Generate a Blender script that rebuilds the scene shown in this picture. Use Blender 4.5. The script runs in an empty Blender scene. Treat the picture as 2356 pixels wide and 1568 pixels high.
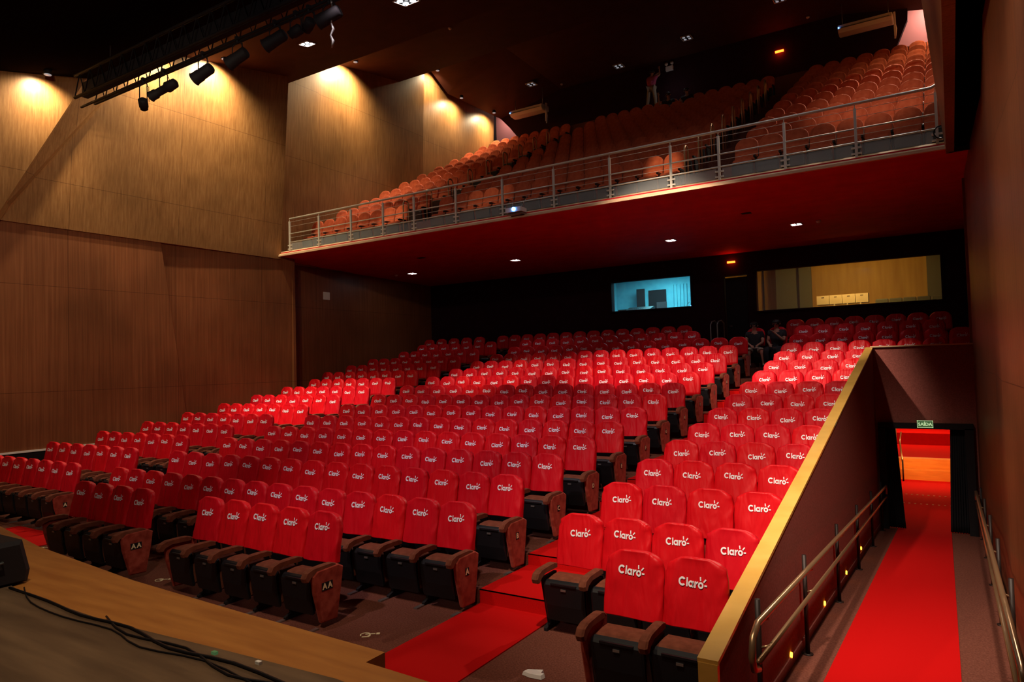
import bpy, bmesh, math, random
from mathutils import Vector, Matrix
random.seed(7)
PI = math.pi
sc = bpy.context.scene
COL = sc.collection

# ---------------------------------------------------------------- camera
F, YAW, PITCH, ROLL, CAMH = 1597.96, 0.5641347, 0.0351206, -0.0281185, 2.70024
cam_d = bpy.data.cameras.new('camera'); cam_d.sensor_width = 36; cam_d.sensor_fit = 'HORIZONTAL'
cam_d.lens = F * 36 / 2356; cam_d.clip_start = .05; cam_d.clip_end = 200
cam = bpy.data.objects.new('camera', cam_d); COL.objects.link(cam); sc.camera = cam
fw = Vector((-math.sin(YAW) * math.cos(PITCH), math.cos(YAW) * math.cos(PITCH), math.sin(PITCH)))
rt = Vector((math.cos(YAW), math.sin(YAW), 0)); up = rt.cross(fw)
r2 = rt * math.cos(ROLL) + up * math.sin(ROLL); u2 = -rt * math.sin(ROLL) + up * math.cos(ROLL)
cm = Matrix((r2, u2, -fw)).transposed().to_4x4(); cm.translation = Vector((0, 0, CAMH)); cam.matrix_world = cm

# ---------------------------------------------------------------- world / view
w = bpy.data.worlds.new('world'); sc.world = w; w.use_nodes = True
w.node_tree.nodes['Background'].inputs[0].default_value = (.5, .3, .3, 1)
w.node_tree.nodes['Background'].inputs[1].default_value = .0
sc.view_settings.view_transform = 'Standard'; sc.view_settings.look = 'None'
sc.view_settings.exposure = 0.0; sc.view_settings.gamma = 1; sc.view_settings.use_curve_mapping = False
sc.cycles.use_denoising = True; sc.cycles.max_bounces = 5; sc.cycles.diffuse_bounces = 3
sc.cycles.glossy_bounces = 2; sc.cycles.transmission_bounces = 3; sc.cycles.transparent_max_bounces = 8
sc.cycles.sample_clamp_indirect = 4; sc.cycles.caustics_reflective = False; sc.cycles.caustics_refractive = False

def lamp(kind, name, loc, power, color, target=None, size=.1, spot=None, blend=.5):
    d = bpy.data.lights.new(name, kind); d.energy = power; d.color = color
    if kind == 'AREA': d.size = size
    else: d.shadow_soft_size = size
    if spot: d.spot_size = math.radians(spot); d.spot_blend = blend
    o = bpy.data.objects.new(name, d); COL.objects.link(o); o.location = loc
    if target is not None:
        o.rotation_euler = (Vector(target) - Vector(loc)).to_track_quat('-Z', 'Y').to_euler()
    return o
WARM = (1, .82, .50); HAL = (1, .80, .62); COOL = (.92, .90, 1)
# unseen spots without fixtures: some inferred from light pools, the others added as fill
SPOTS = [
    # loc, target, power, colour, cone, blend
    ((-3.0, 8.6, 9.9), (-6.6, 16.8, 2.4), 6300, HAL, 28, .8),
    ((-9.0, 8.6, 9.9), (-10.5, 16.0, 2.2), 3600, HAL, 24, .8),
    ((-6.5, 8.6, 9.9), (-2.8, 16.3, 2.4), 7800, HAL, 23, .8),
    ((-14.0, 8.6, 9.9), (-14.8, 13.2, 1.6), 4400, HAL, 34, .9),
    ((-2.0, 2.4, 8.2), (-2.0, 8.0, .9), 3000, HAL, 46, .9),
    ((-7.0, 2.4, 8.2), (-6.6, 8.4, .6), 1100, (1, .82, .88), 48, .9),
    ((-7.0, 6.6, 9.1), (-8.0, 12.0, 1.2), 1050, (1, .82, .88), 56, .9),
    ((-12.0, 2.4, 8.2), (-13.2, 9.6, .9), 560, (1, .82, .88), 50, .9),
    ((.25, 4.2, 7.6), (-1.2, 9.5, -.2), 2300, HAL, 52, 1),  # added fill for the ramp and its low wall
    ((-1.8, 8.6, 9.9), (-1.0, 17.5, 8.6), 1300, HAL, 26, .9),
    ((-15.8, 9.0, 10.2), (-16.6, 17.2, 8.2), 1300, HAL, 20, .9),
    ((-.5, 24.0, 13.9), (-1.4, 18.0, 8.6), 4600, HAL, 50, 1),
    ((-16.4, 22.5, 13.6), (-16.0, 18.0, 8.6), 2000, HAL, 42, 1),
    ((-4.0, .8, 7.9), (-12.0, 11.0, 4.5), 420, (1, .82, .72), 110, 1),  # added wide fill over the whole hall
    ((-6.0, 1.2, 7.95), (-17.3, 9.0, 4.0), 1300, (1, .76, .50), 70, 1),
    ((-7.0, 1.5, 8.0), (.45, 8.0, 3.0), 1250, (1, .78, .5), 46, 1),  # added to brighten the wooden right wall
    ((-4.0, 1.2, 7.9), (-5.0, 3.0, .9), 900, (1, .76, .5), 76, 1),  # added to light the stage edge
    ((-3.0, 6.4, 9.0), (-2.8, 12.9, 1.6), 2100, HAL, 40, 1),  # added fill between the near and far cones
    ((-5.8, 12.0, 11.1), (-5.55, 15.7, 7.2), 900, WARM, 11, .6),
    ((-13.6, 12.0, 11.1), (-14.1, 15.7, 7.2), 900, WARM, 13, .6),
    ((-10.0, 12.0, 11.1), (-10.6, 15.7, 7.2), 250, WARM, 20, .8),
]
for i, (l, t, p, c, s, b) in enumerate(SPOTS):
    lamp('SPOT', 'unseen_hall_spot', l, p, c, t, .12, s, b)

# ---------------------------------------------------------------- materials
def mat(name, col, rough=.6, metal=0, noise=None, bump=None, emit=None, spec=.3, sheen=0, alpha=None, coat=0):
    m = bpy.data.materials.new(name); m.use_nodes = True
    nt = m.node_tree; b = nt.nodes['Principled BSDF']
    b.inputs['Base Color'].default_value = (*col, 1); b.inputs['Roughness'].default_value = rough
    b.inputs['Metallic'].default_value = metal; b.inputs['Specular IOR Level'].default_value = spec
    if sheen: b.inputs['Sheen Weight'].default_value = sheen; b.inputs['Sheen Roughness'].default_value = .4; b.inputs['Sheen Tint'].default_value = (*[min(1, c * 3 + .1) for c in col], 1)
    if coat: b.inputs['Coat Weight'].default_value = coat
    if emit: b.inputs['Emission Color'].default_value = (*emit[0], 1); b.inputs['Emission Strength'].default_value = emit[1]
    if alpha is not None: b.inputs['Alpha'].default_value = alpha
    if noise or bump:
        tc = nt.nodes.new('ShaderNodeTexCoord'); mp = nt.nodes.new('ShaderNodeMapping')
        nt.links.new(tc.outputs['Object'], mp.inputs[0])
    if noise:
        sclv, detail, col2, lo, hi = noise
        mp.inputs['Scale'].default_value = sclv
        n = nt.nodes.new('ShaderNodeTexNoise'); n.inputs['Scale'].default_value = 1; n.inputs['Detail'].default_value = detail
        nt.links.new(mp.outputs[0], n.inputs['Vector'])
        r = nt.nodes.new('ShaderNodeValToRGB'); r.color_ramp.elements[0].position = lo; r.color_ramp.elements[1].position = hi
        r.color_ramp.elements[0].color = (*col, 1); r.color_ramp.elements[1].color = (*col2, 1)
        nt.links.new(n.outputs[0], r.inputs[0]); nt.links.new(r.outputs[0], b.inputs['Base Color'])
    if bump:
        n2 = nt.nodes.new('ShaderNodeTexNoise'); n2.inputs['Scale'].default_value = bump[0]; n2.inputs['Detail'].default_value = 4
        nt.links.new(tc.outputs['Object'], n2.inputs['Vector'])
        bp = nt.nodes.new('ShaderNodeBump'); bp.inputs['Strength'].default_value = bump[1]; bp.inputs['Distance'].default_value = .02
        nt.links.new(n2.outputs[0], bp.inputs['Height']); nt.links.new(bp.outputs[0], b.inputs['Normal'])
    return m

def wood_wall(name, c1, c2, c3, rough=.42, seams=(2.7, 2.4), spec=.35):
    """vertical veneer grain with large panel joints, in world metres"""
    m = bpy.data.materials.new(name); m.use_nodes = True; nt = m.node_tree; b = nt.nodes['Principled BSDF']; N = nt.nodes.new; Lk = nt.links.new
    b.inputs['Roughness'].default_value = rough; b.inputs['Specular IOR Level'].default_value = spec
    tc = N('ShaderNodeTexCoord')
    mp = N('ShaderNodeMapping'); mp.inputs['Scale'].default_value = (15, 15, .30); Lk(tc.outputs['Object'], mp.inputs[0])
    n = N('ShaderNodeTexNoise'); n.inputs['Scale'].default_value = 1.6; n.inputs['Detail'].default_value = 6; n.inputs['Roughness'].default_value = .65; Lk(mp.outputs[0], n.inputs['Vector'])
    r = N('ShaderNodeValToRGB'); e = r.color_ramp.elements; e[0].position = .3; e[0].color = (*c1, 1); e[1].position = .72; e[1].color = (*c3, 1)
    x = e.new(.5); x.color = (*c2, 1)
    Lk(n.outputs[0], r.inputs[0])
    n3 = N('ShaderNodeTexNoise'); n3.inputs['Scale'].default_value = .55; n3.inputs['Detail'].default_value = 2; Lk(tc.outputs['Object'], n3.inputs['Vector'])
    mr = N('ShaderNodeMapRange'); mr.inputs[1].default_value = .3; mr.inputs[2].default_value = .7; mr.inputs[3].default_value = .72; mr.inputs[4].default_value = 1.15; Lk(n3.outputs[0], mr.inputs[0])
    mx = N('ShaderNodeMix'); mx.data_type = 'RGBA'; mx.blend_type = 'MULTIPLY'; mx.inputs[0].default_value = 1
    Lk(r.outputs[0], mx.inputs[6]); Lk(mr.outputs[0], mx.inputs[7])
    sep = N('ShaderNodeSeparateXYZ'); Lk(tc.outputs['Object'], sep.inputs[0])
    cb = N('ShaderNodeCombineXYZ'); Lk(sep.outputs[1], cb.inputs[0]); Lk(sep.outputs[2], cb.inputs[1])
    br = N('ShaderNodeTexBrick'); br.inputs['Scale'].default_value = 1; br.inputs['Brick Width'].default_value = seams[0]; br.inputs['Row Height'].default_value = seams[1]
    br.inputs['Mortar Size'].default_value = .006; br.inputs['Mortar Smooth'].default_value = .3; br.offset = .0; br.inputs['Color1'].default_value = (1, 1, 1, 1); br.inputs['Color2'].default_value = (.93, .93, .93, 1); br.inputs['Mortar'].default_value = (.45, .4, .35, 1)
    Lk(cb.outputs[0], br.inputs['Vector'])
    m2 = N('ShaderNodeMix'); m2.data_type = 'RGBA'; m2.blend_type = 'MULTIPLY'; m2.inputs[0].default_value = 1
    Lk(mx.outputs[2], m2.inputs[6]); Lk(br.outputs[0], m2.inputs[7]); Lk(m2.outputs[2], b.inputs['Base Color'])
    return m
M = {}
def folds(m, ang):
    """stretched cloth folds running diagonally, different on every cover"""
    nt = m.node_tree; N = nt.nodes.new; Lk = nt.links.new; b = nt.nodes['Principled BSDF']
    tc = N('ShaderNodeTexCoord'); oi = N('ShaderNodeObjectInfo'); ad = N('ShaderNodeVectorMath'); ad.operation = 'ADD'
    ml = N('ShaderNodeVectorMath'); ml.operation = 'SCALE'; ml.inputs['Scale'].default_value = 37; cb = N('ShaderNodeCombineXYZ')
    Lk(oi.outputs['Random'], cb.inputs[0]); Lk(oi.outputs['Random'], cb.inputs[1]); Lk(cb.outputs[0], ml.inputs[0])
    mp = N('ShaderNodeMapping'); mp.inputs['Rotation'].default_value = (0, math.radians(ang), 0); mp.inputs['Scale'].default_value = (7.5, 3, 1.8)
    Lk(tc.outputs['Object'], mp.inputs[0]); Lk(mp.outputs[0], ad.inputs[0]); Lk(ml.outputs[0], ad.inputs[1])
    n = N('ShaderNodeTexNoise'); n.inputs['Scale'].default_value = 1; n.inputs['Detail'].default_value = 2.5; n.inputs['Distortion'].default_value = .35; Lk(ad.outputs[0], n.inputs['Vector'])
    bp = N('ShaderNodeBump'); bp.inputs['Strength'].default_value = .8; bp.inputs['Distance'].default_value = .06
    Lk(n.outputs[0], bp.inputs['Height']); Lk(bp.outputs[0], b.inputs['Normal'])
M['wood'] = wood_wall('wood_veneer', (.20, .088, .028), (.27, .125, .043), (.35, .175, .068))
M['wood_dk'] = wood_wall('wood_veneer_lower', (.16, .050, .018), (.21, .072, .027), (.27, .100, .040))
M['floor'] = mat('maroon_carpet', (.115, .036, .024), .95, noise=((60, 60, 60), 4, (.19, .066, .044), .35, .7), bump=(180, .3), spec=.1)
M['wallcar'] = mat('maroon_wall_carpet', (.24, .075, .060), .95, noise=((50, 50, 50), 4, (.33, .105, .085), .35, .7), spec=.1)
M['redcarpet'] = mat('red_carpet', (.52, .003, .003), .9, bump=(150, .25), spec=.1)
M['soffit'] = mat('red_soffit_paint', (.62, .012, .020), .75, noise=((1.5, 3, 1), 3, (.52, .009, .016), .35, .7), spec=.15)
M['ceil'] = mat('dark_ceiling_paint', (.075, .022, .014), .8, noise=((2, 2, 2), 3, (.06, .017, .011), .3, .7), spec=.15)
M['black'] = mat('matt_black', (.012, .010, .012), .7, spec=.2)
M['ceilshade'] = mat('shade_black_ceiling', (.010, .007, .006), .9, spec=0)  # front cloud's shade put into the colour: blackened to hide bounced light
M['blackwall'] = mat('black_wall', (.030, .009, .013), .9, noise=((4, 4, 4), 3, (.024, .007, .011), .3, .7), spec=.1)
M['plastic'] = mat('black_plastic', (.008, .008, .010), .38, spec=.35)
M['plasticB'] = mat('dark_grey_plastic', (.035, .042, .042), .4, spec=.4)
M['velvet'] = mat('brown_velvet', (.135, .040, .022), .9, noise=((14, 14, 14), 3, (.19, .058, .032), .35, .65), sheen=.35, spec=.1)
M['panelv'] = mat('rust_velvet_panel', (.23, .030, .018), .9, noise=((12, 12, 12), 4, (.36, .065, .042), .35, .65), sheen=.4, spec=.1)
M['orange'] = mat('orange_velvet', (.42, .075, .030), .85, noise=((9, 9, 9), 3, (.52, .11, .048), .35, .65), sheen=.6, spec=.1)
M['cover'] = mat('red_stretch_cover', (.66, .004, .010), .46, spec=.22); folds(M['cover'], 52)
M['coverB'] = mat('red_stretch_cover_worn', (.60, .003, .012), .5, spec=.2); folds(M['coverB'], -50)
M['print'] = mat('white_print', (.95, .92, .98), .5)
M['cream'] = mat('cream_letter', (.85, .72, .45), .5)
M['grey'] = mat('grey_metal', (.33, .32, .31), .35, metal=.8)
M['steel'] = mat('brushed_steel', (.62, .58, .50), .42, metal=.25)
M['brass'] = mat('varnished_wood_cap', (.68, .38, .07), .32, noise=((3, 3, 12), 4, (.80, .48, .11), .3, .7), spec=.5, coat=.3)
M['nose'] = mat('pale_wood_nosing', (.80, .55, .34), .8, noise=((2, 20, 20), 4, (.62, .40, .23), .3, .7), spec=.1)
M['apron'] = mat('stage_edge_wood', (.42, .17, .035), .4, noise=((1.2, 10, 10), 5, (.30, .105, .02), .3, .7), spec=.4)
M['stage'] = mat('worn_stage_boards', (.075, .045, .026), .5, noise=((.8, 7, 7), 5, (.16, .10, .055), .35, .7), spec=.3)
M['handrail'] = mat('bronze_handrail', (.45, .28, .15), .28, metal=.7)
M['post'] = mat('dark_post', (.022, .012, .010), .5, metal=0)
M['white'] = mat('white_plastic', (.75, .73, .70), .4)
M['pink'] = mat('pink_wall_paint', (.60, .24, .22), .8)
M['glass'] = mat('clear_glass', (.9, .95, .95), .05, alpha=.10, spec=.5)
M['curtain'] = mat('black_curtain', (.010, .010, .014), .9)
M['lampw'] = mat('lit_lamp_white', (1, 1, 1), .3, emit=((.95, .97, 1), 40))
M['lampo'] = mat('dim_lamp_lens', (.5, .5, .48), .2, emit=((.9, .9, 1), .25))
M['lampb'] = mat('blue_led', (.1, .3, 1), .3, emit=((.1, .35, 1), 12))
M['lampred'] = mat('red_lamp', (1, .1, .02), .3, emit=((1, .06, .005), 14))
M['amber'] = mat('amber_led', (1, .5, .05), .3, emit=((1, .42, .02), 9))
M['green'] = mat('exit_green', (.06, .12, .05), .5, emit=((.08, .2, .07), .35))
M['greenl'] = mat('exit_letters', (.7, .9, .6), .5, emit=((.6, .85, .45), .7))
M['skin'] = mat('skin', (.36, .17, .11), .55)
M['hair'] = mat('dark_hair', (.015, .010, .008), .6)
M['blackcloth'] = mat('black_cloth', (.018, .015, .018), .85)
M['pinkcloth'] = mat('pink_cloth', (.42, .07, .14), .85)
M['khaki'] = mat('khaki_cloth', (.34, .28, .21), .85)
M['aqua'] = mat('aqua_lit_wall', (.25, .62, .68), .7, noise=((5, 5, 5), 3, (.18, .5, .6), .3, .7))
M['yellowood'] = mat('yellow_panel_wall', (.50, .30, .06), .6, noise=((6, 6, .5), 4, (.38, .21, .035), .3, .7))
M['greygreen'] = mat('grey_green_panel', (.10, .10, .065), .7)
M['boxwood'] = mat('pale_plywood', (.75, .62, .38), .6)
M['orangewood'] = mat('orange_wood', (.85, .32, .05), .6, noise=((2, 9, 9), 3, (.7, .22, .03), .3, .7))
M['silver'] = mat('silver_laptop', (.6, .62, .66), .35, metal=.3)

# ---------------------------------------------------------------- mesh helpers
class MB:
    def __init__(s): s.v = []; s.f = []; s.mi = []; s.cur = 0; s.sm = []; s.smooth = False
    def add(s, vs, fs):
        o = len(s.v); s.v += [tuple(v) for v in vs]
        for f in fs: s.f.append([i + o for i in f]); s.mi.append(s.cur); s.sm.append(s.smooth)
        return s
    def box(s, x0, x1, y0, y1, z0, z1, M4=None):
        vs = [Vector((x, y, z)) for x in (x0, x1) for y in (y0, y1) for z in (z0, z1)]
        if M4: vs = [M4 @ v for v in vs]
        return s.add(vs, [(0, 1, 3, 2), (4, 6, 7, 5), (0, 4, 5, 1), (2, 3, 7, 6), (0, 2, 6, 4), (1, 5, 7, 3)])
    def hexa(s, a, b):
        """a,b : two rings of equal length; closed prism between them"""
        n = len(a); vs = list(a) + list(b)
        fs = [tuple(range(n - 1, -1, -1)), tuple(range(n, 2 * n))] + [(i, (i + 1) % n, n + (i + 1) % n, n + i) for i in range(n)]
        return s.add(vs, fs)
    def prism(s, pts, axis, t0, t1):
        def P(p, t):
            return {'x': (t, p[0], p[1]), 'y': (p[0], t, p[1]), 'z': (p[0], p[1], t)}[axis]
        return s.hexa([P(p, t0) for p in pts], [P(p, t1) for p in pts])
    def loft(s, rings, cap=True, closed=True):
        n = len(rings[0]); vs = [v for r in rings for v in r]; fs = []
        for k in range(len(rings) - 1):
            for i in range(n if closed else n - 1):
                j = (i + 1) % n; fs.append((k * n + i, k * n + j, (k + 1) * n + j, (k + 1) * n + i))
        if cap: fs.append(tuple(range(n - 1, -1, -1))); fs.append(tuple((len(rings) - 1) * n + i for i in range(n)))
        return s.add(vs, fs)
    def tube(s, pts, r, n=8, cap=True):
        sm = s.smooth; s.smooth = True
        pts = [Vector(p) for p in pts]; rings = []; ref = None
        rs = r if isinstance(r, (list, tuple)) else [r] * len(pts)
        for i, p in enumerate(pts):
            d = (pts[min(i + 1, len(pts) - 1)] - pts[max(i - 1, 0)]).normalized()
            if ref is None: ref = Vector((0, 0, 1)) if abs(d.z) < .9 else Vector((1, 0, 0))
            a = d.cross(ref).normalized(); b = a.cross(d).normalized(); ref = b
            rings.append([p + (a * math.cos(2 * PI * k / n) + b * math.sin(2 * PI * k / n)) * rs[i] for k in range(n)])
        s.loft(rings, cap); s.smooth = sm; return s
    def disc(s, c, r, nrm=(0, 0, -1), n=12, h=.01):
        c = Vector(c); d = Vector(nrm).normalized(); return s.tube([c, c + d * h], r, n)
    def build(s, name, mats, parent=None, loc=None):
        me = bpy.data.meshes.new(name); me.from_pydata(s.v, [], s.f)
        mats = mats if isinstance(mats, (list, tuple)) else [mats]
        for m in mats: me.materials.append(M[m] if isinstance(m, str) else m)
        me.polygons.foreach_set('material_index', s.mi); me.polygons.foreach_set('use_smooth', s.sm)
        bm = bmesh.new(); bm.from_mesh(me); bmesh.ops.recalc_face_normals(bm, faces=bm.faces); bm.to_mesh(me); bm.free()
        me.update(); o = bpy.data.objects.new(name, me); COL.objects.link(o)
        if parent: o.parent = parent
        if loc: o.location = loc
        return o
def empty(name, loc=(0, 0, 0), rz=0, parent=None):
    o = bpy.data.objects.new(name, None); COL.objects.link(o); o.location = loc; o.rotation_euler = (0, 0, rz); o.empty_display_size = .1
    if parent: o.parent = parent
    return o
def tag(o, label, cat, group=None, kind=None):
    if label: o['label'] = label
    if cat: o['category'] = cat
    if group: o['group'] = group
    if kind: o['kind'] = kind
    return o
def struct(o, label=None): o['kind'] = 'structure'; return o if not label else (o.__setitem__('label', label), o)[1]
def copy_tree(o, parent=None):
    c = o.copy(); COL.objects.link(c)
    if parent: c.parent = parent
    for ch in o.children: copy_tree(ch, c)
    return c
def text_mesh(body, size, bold=.0, extrude=.001, align='CENTER'):
    cu = bpy.data.curves.new('lettering', 'FONT'); cu.body = body; cu.size = size; cu.offset = bold; cu.extrude = extrude; cu.align_x = align; cu.align_y = 'CENTER'; cu.resolution_u = 2
    o = bpy.data.objects.new('lettering', cu); COL.objects.link(o)
    bpy.context.view_layer.update(); dg = bpy.context.evaluated_depsgraph_get()
    me = bpy.data.meshes.new_from_object(o.evaluated_get(dg)); vs = [v.co.copy() for v in me.vertices]; fs = [list(p.vertices) for p in me.polygons]
    bpy.data.objects.remove(o); bpy.data.curves.remove(cu); bpy.data.meshes.remove(me)
    return vs, fs

# ---------------------------------------------------------------- hall dimensions (metres)
L = .52; X0 = -4.953; Y0 = 6.538; PR = 1.0766; XR = -3.347; XL = -13.84
Z = [0, .157, .296, .430, .578, .748, .929, 1.115, 1.311, 1.512, 1.721, 1.934, 2.175, 2.44, 2.68]
BY, BZ, BP, BS = 15.8, 6.47, 1.0766, .549      # balcony: seat-back line, first floor level, row pitch, step
XWL, XWR = -17.35, .42

# ================================================================ STRUCTURE
mb = MB()
mb.box(-18.2, -1.42, 3.0, Y0, -.3, 0)
mb.box(-1.42, XWR, 3.0, 4.6, -.3, 0)
for k in range(1, 15):
    ya = Y0 + (k - 1) * PR; yb = ya + PR if k < 14 else 22.4
    mb.box(-18.2, -1.42, ya, yb, -.3, Z[k])
    if yb > 16.2: mb.box(-1.42, .95, max(ya, 16.17), yb, 1.3, Z[k])
struct(mb.build('floor', 'floor'), 'maroon carpeted floor rising in shallow seating tiers')
# ramp down to the exit
rz = lambda y: 0 if y < 4.6 else -.0705 * (y - 4.6)
mb = MB(); mb.prism([(4.6, 0), (16.2, rz(16.2)), (16.2, -1.2), (4.6, -1.2)], 'x', -1.38, XWR)
struct(mb.build('floor_ramp', 'floor'), 'maroon carpeted ramp descending to the exit')
# low wall between ramp and seating with its varnished cap
capz = lambda y: .74 + (2.87 - .74) * (y - 4.62) / (16.1 - 4.62)
mb = MB(); mb.hexa([(-1.475, 4.62, -.02), (-1.475, 16.1, -.9), (-1.475, 16.1, capz(16.1) - .03), (-1.475, 4.62, capz(4.62) - .03)],
                   [(-1.385, 4.62, -.02), (-1.385, 16.1, -.9), (-1.385, 16.1, capz(16.1) - .03), (-1.385, 4.62, capz(4.62) - .03)])
struct(mb.build('wall_ramp', 'wallcar'), 'low maroon wall beside the ramp')
mb = MB(); mb.hexa([(-1.515, 4.58, capz(4.58) - .03), (-1.515, 16.1, capz(16.1) - .03), (-1.515, 16.1, capz(16.1)), (-1.515, 4.58, capz(4.58))],
                   [(-1.375, 4.58, capz(4.58) - .03), (-1.375, 16.1, capz(16.1) - .03), (-1.375, 16.1, capz(16.1)), (-1.375, 4.58, capz(4.58))])
mb.box(-1.51, -1.38, 4.575, 4.62, 0, capz(4.6) - .03)
struct(mb.build('trim_1', 'brass'), 'varnished golden wooden cap on the ramp wall')
mb = MB(); mb.box(-1.375, -1.36, 4.7, 4.75, 0, .02)
mb.hexa([(-1.385, 4.7, 0), (-1.385, 16.1, rz(16.1)), (-1.385, 16.1, rz(16.1) + .09), (-1.385, 4.7, .09)], [(-1.372, 4.7, 0), (-1.372, 16.1, rz(16.1)), (-1.372, 16.1, rz(16.1) + .09), (-1.372, 4.7, .09)])
struct(mb.build('baseboard_ramp', 'wallcar'))
# wall above the exit opening
mb = MB(); dz0 = rz(16.1)
mb.box(-1.42, -1.27, 16.05, 16.17, dz0 - .1, 2.86); mb.box(.19, XWR, 16.05, 16.17, dz0 - .1, 2.86); mb.box(-1.27, .19, 16.05, 16.17, 1.235, 2.86)
struct(mb.build('wall_exit', 'wallcar'), 'maroon carpeted wall above the exit')
mb = MB(); mb.box(-1.42, XWR, 16.0, 16.2, 2.86, 2.885)
struct(mb.build('trim_2', 'nose'))
mb = MB()
mb.box(-1.34, -1.22, 15.93, 16.05, dz0 - .05, 1.24); mb.box(.14, .28, 15.93, 16.05, dz0 - .05, 1.24); mb.box(-1.34, .28, 15.93, 16.05, 1.22, 1.33)
struct(mb.build('trim_3', 'black'), 'black frame around the exit opening')
# lower side walls
def wall_quad(name, m, pts, th, side):
    """pts: polygon (y,z,x) ; thickness outwards"""
    a = [(x, y, z) for y, z, x in pts]; b = [(x + side * th, y, z) for y, z, x in pts]
    o = MB().hexa(a, b).build(name, m); return struct(o)
def mirror_pts(pts, c=-17.0): return [(y, z, c - x) for y, z, x in pts]
# left, lower part: two veneer panels with an oblique joint, black dado below
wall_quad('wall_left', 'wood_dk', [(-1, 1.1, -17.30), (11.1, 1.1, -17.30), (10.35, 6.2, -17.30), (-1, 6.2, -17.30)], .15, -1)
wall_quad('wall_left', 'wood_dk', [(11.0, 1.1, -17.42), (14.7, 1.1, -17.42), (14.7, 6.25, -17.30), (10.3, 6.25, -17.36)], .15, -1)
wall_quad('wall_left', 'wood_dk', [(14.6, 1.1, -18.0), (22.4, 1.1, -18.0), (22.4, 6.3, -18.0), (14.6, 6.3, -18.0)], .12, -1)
wall_quad('baseboard_left', 'black', [(-1, -.1, -17.32), (14.7, -.1, -17.32), (14.7, 1.1, -17.32), (-1, 1.1, -17.32)], .2, -1)
wall_quad('baseboard_left', 'black', [(14.6, -.1, -18.02), (22.4, -.1, -18.02), (22.4, 1.1, -18.02), (14.6, 1.1, -18.02)], .12, -1)
mb = MB(); mb.box(-17.34, -17.27, -1, 14.7, 1.09, 1.13); struct(mb.build('trim_4', 'white'), 'pale trim strip along the top of the dado')
mb = MB(); mb.box(-18.1, -17.3, 14.62, 14.72, 0, 6.2); struct(mb.build('wall_left', 'wood_dk'))
# left, upper sails (lean inwards), steps between them
LN = .09
def xu(x, z): return x + LN * (z - 6.2)
def sail(name, x, y0, y1b, y1t, z0, z1, y0t=None, m='wood', s=-1, ln=LN):
    xu = lambda x, z: x + ln * (z - 6.2)
    y0t = y0 if y0t is None else y0t
    pts = [(y0, z0, xu(x, z0)), (y1b, z0, xu(x, z0)), (y1t, z1, xu(x, z1)), (y0t, z1, xu(x, z1))]
    if s > 0: pts = [(y, z, -17.2 - xx) for y, z, xx in pts]
    return wall_quad(name, m, pts, .12, s)
for s, side in ((-1, 'left'), (1, 'right')):
    sail('wall_' + side, -16.85, -1, 6.5, 9.6, 6.15, 12.5, s=s)
    sail('wall_' + side, -17.25, 6.0, 14.15, 14.15, 6.15, 13.0, s=s)
    sail('wall_' + side, -17.86, 14.1, 16.1, 16.1, 6.15, 15.5, s=s, ln=.05)
    sail('wall_' + side, -17.92, 16.1, 21.6, 21.6, 6.15, 16.0, s=s, ln=.05)
    sail('wall_' + side, -18.15, 21.6, 27.0, 27.0, 6.15, 16.0, s=s, ln=.05)
# oblique return between first and second sail (left)
for s, side in ((-1, 'left'), (1, 'right')):
    a = [(xu(-16.85, 6.15), 6.5, 6.15), (xu(-16.85, 12.5), 9.6, 12.5), (xu(-17.25, 12.5), 10.9, 12.5), (xu(-17.25, 6.15), 6.72, 6.15)]
    b = [(x - .1, y, z) for x, y, z in a]
    if s > 0: a = [(-17.2 - x, y, z) for x, y, z in a]; b = [(-17.2 - x, y, z) for x, y, z in b]
    struct(MB().hexa(a, b).build('wall_' + side, 'wood'))
mb = MB(); mb.prism([(-17.3, 6.15), (-16.68, 12.9), (-18.6, 12.9), (-18.6, 6.15)], 'y', 14.06, 14.12); struct(mb.build('wall_left', 'wood'))
mb = MB(); mb.prism([(.10, 6.15), (-.50, 12.9), (1.5, 12.9), (1.5, 6.15)], 'y', 14.06, 14.12); struct(mb.build('wall_right', 'black'))
# right lower wall with shallow vertical facets
mb = MB()
ys = [-1, 4.2, 6.4, 8.8, 11.5, 14.0, 16.2, 22.4]; xs = [.50, .44, .50, .42, .48, .40, .34, .95]
for i in range(len(ys) - 1):
    xa, xb = (xs[i], xs[i + 1]) if i < len(ys) - 2 else (.95, .95)
    mb.hexa([(xa, ys[i], -1.3), (xb, ys[i + 1], -1.3), (xb, ys[i + 1], 6.25), (xa, ys[i], 6.25)], [(xa + .15, ys[i], -1.3), (xb + .15, ys[i + 1], -1.3), (xb + .15, ys[i + 1], 6.25), (xa + .15, ys[i], 6.25)])
mb.box(.3, 1.0, 16.08, 16.2, 2.8, 6.1)
struct(mb.build('wall_right', 'wood_dk'), 'brown wooden side wall beside the ramp')
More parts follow.
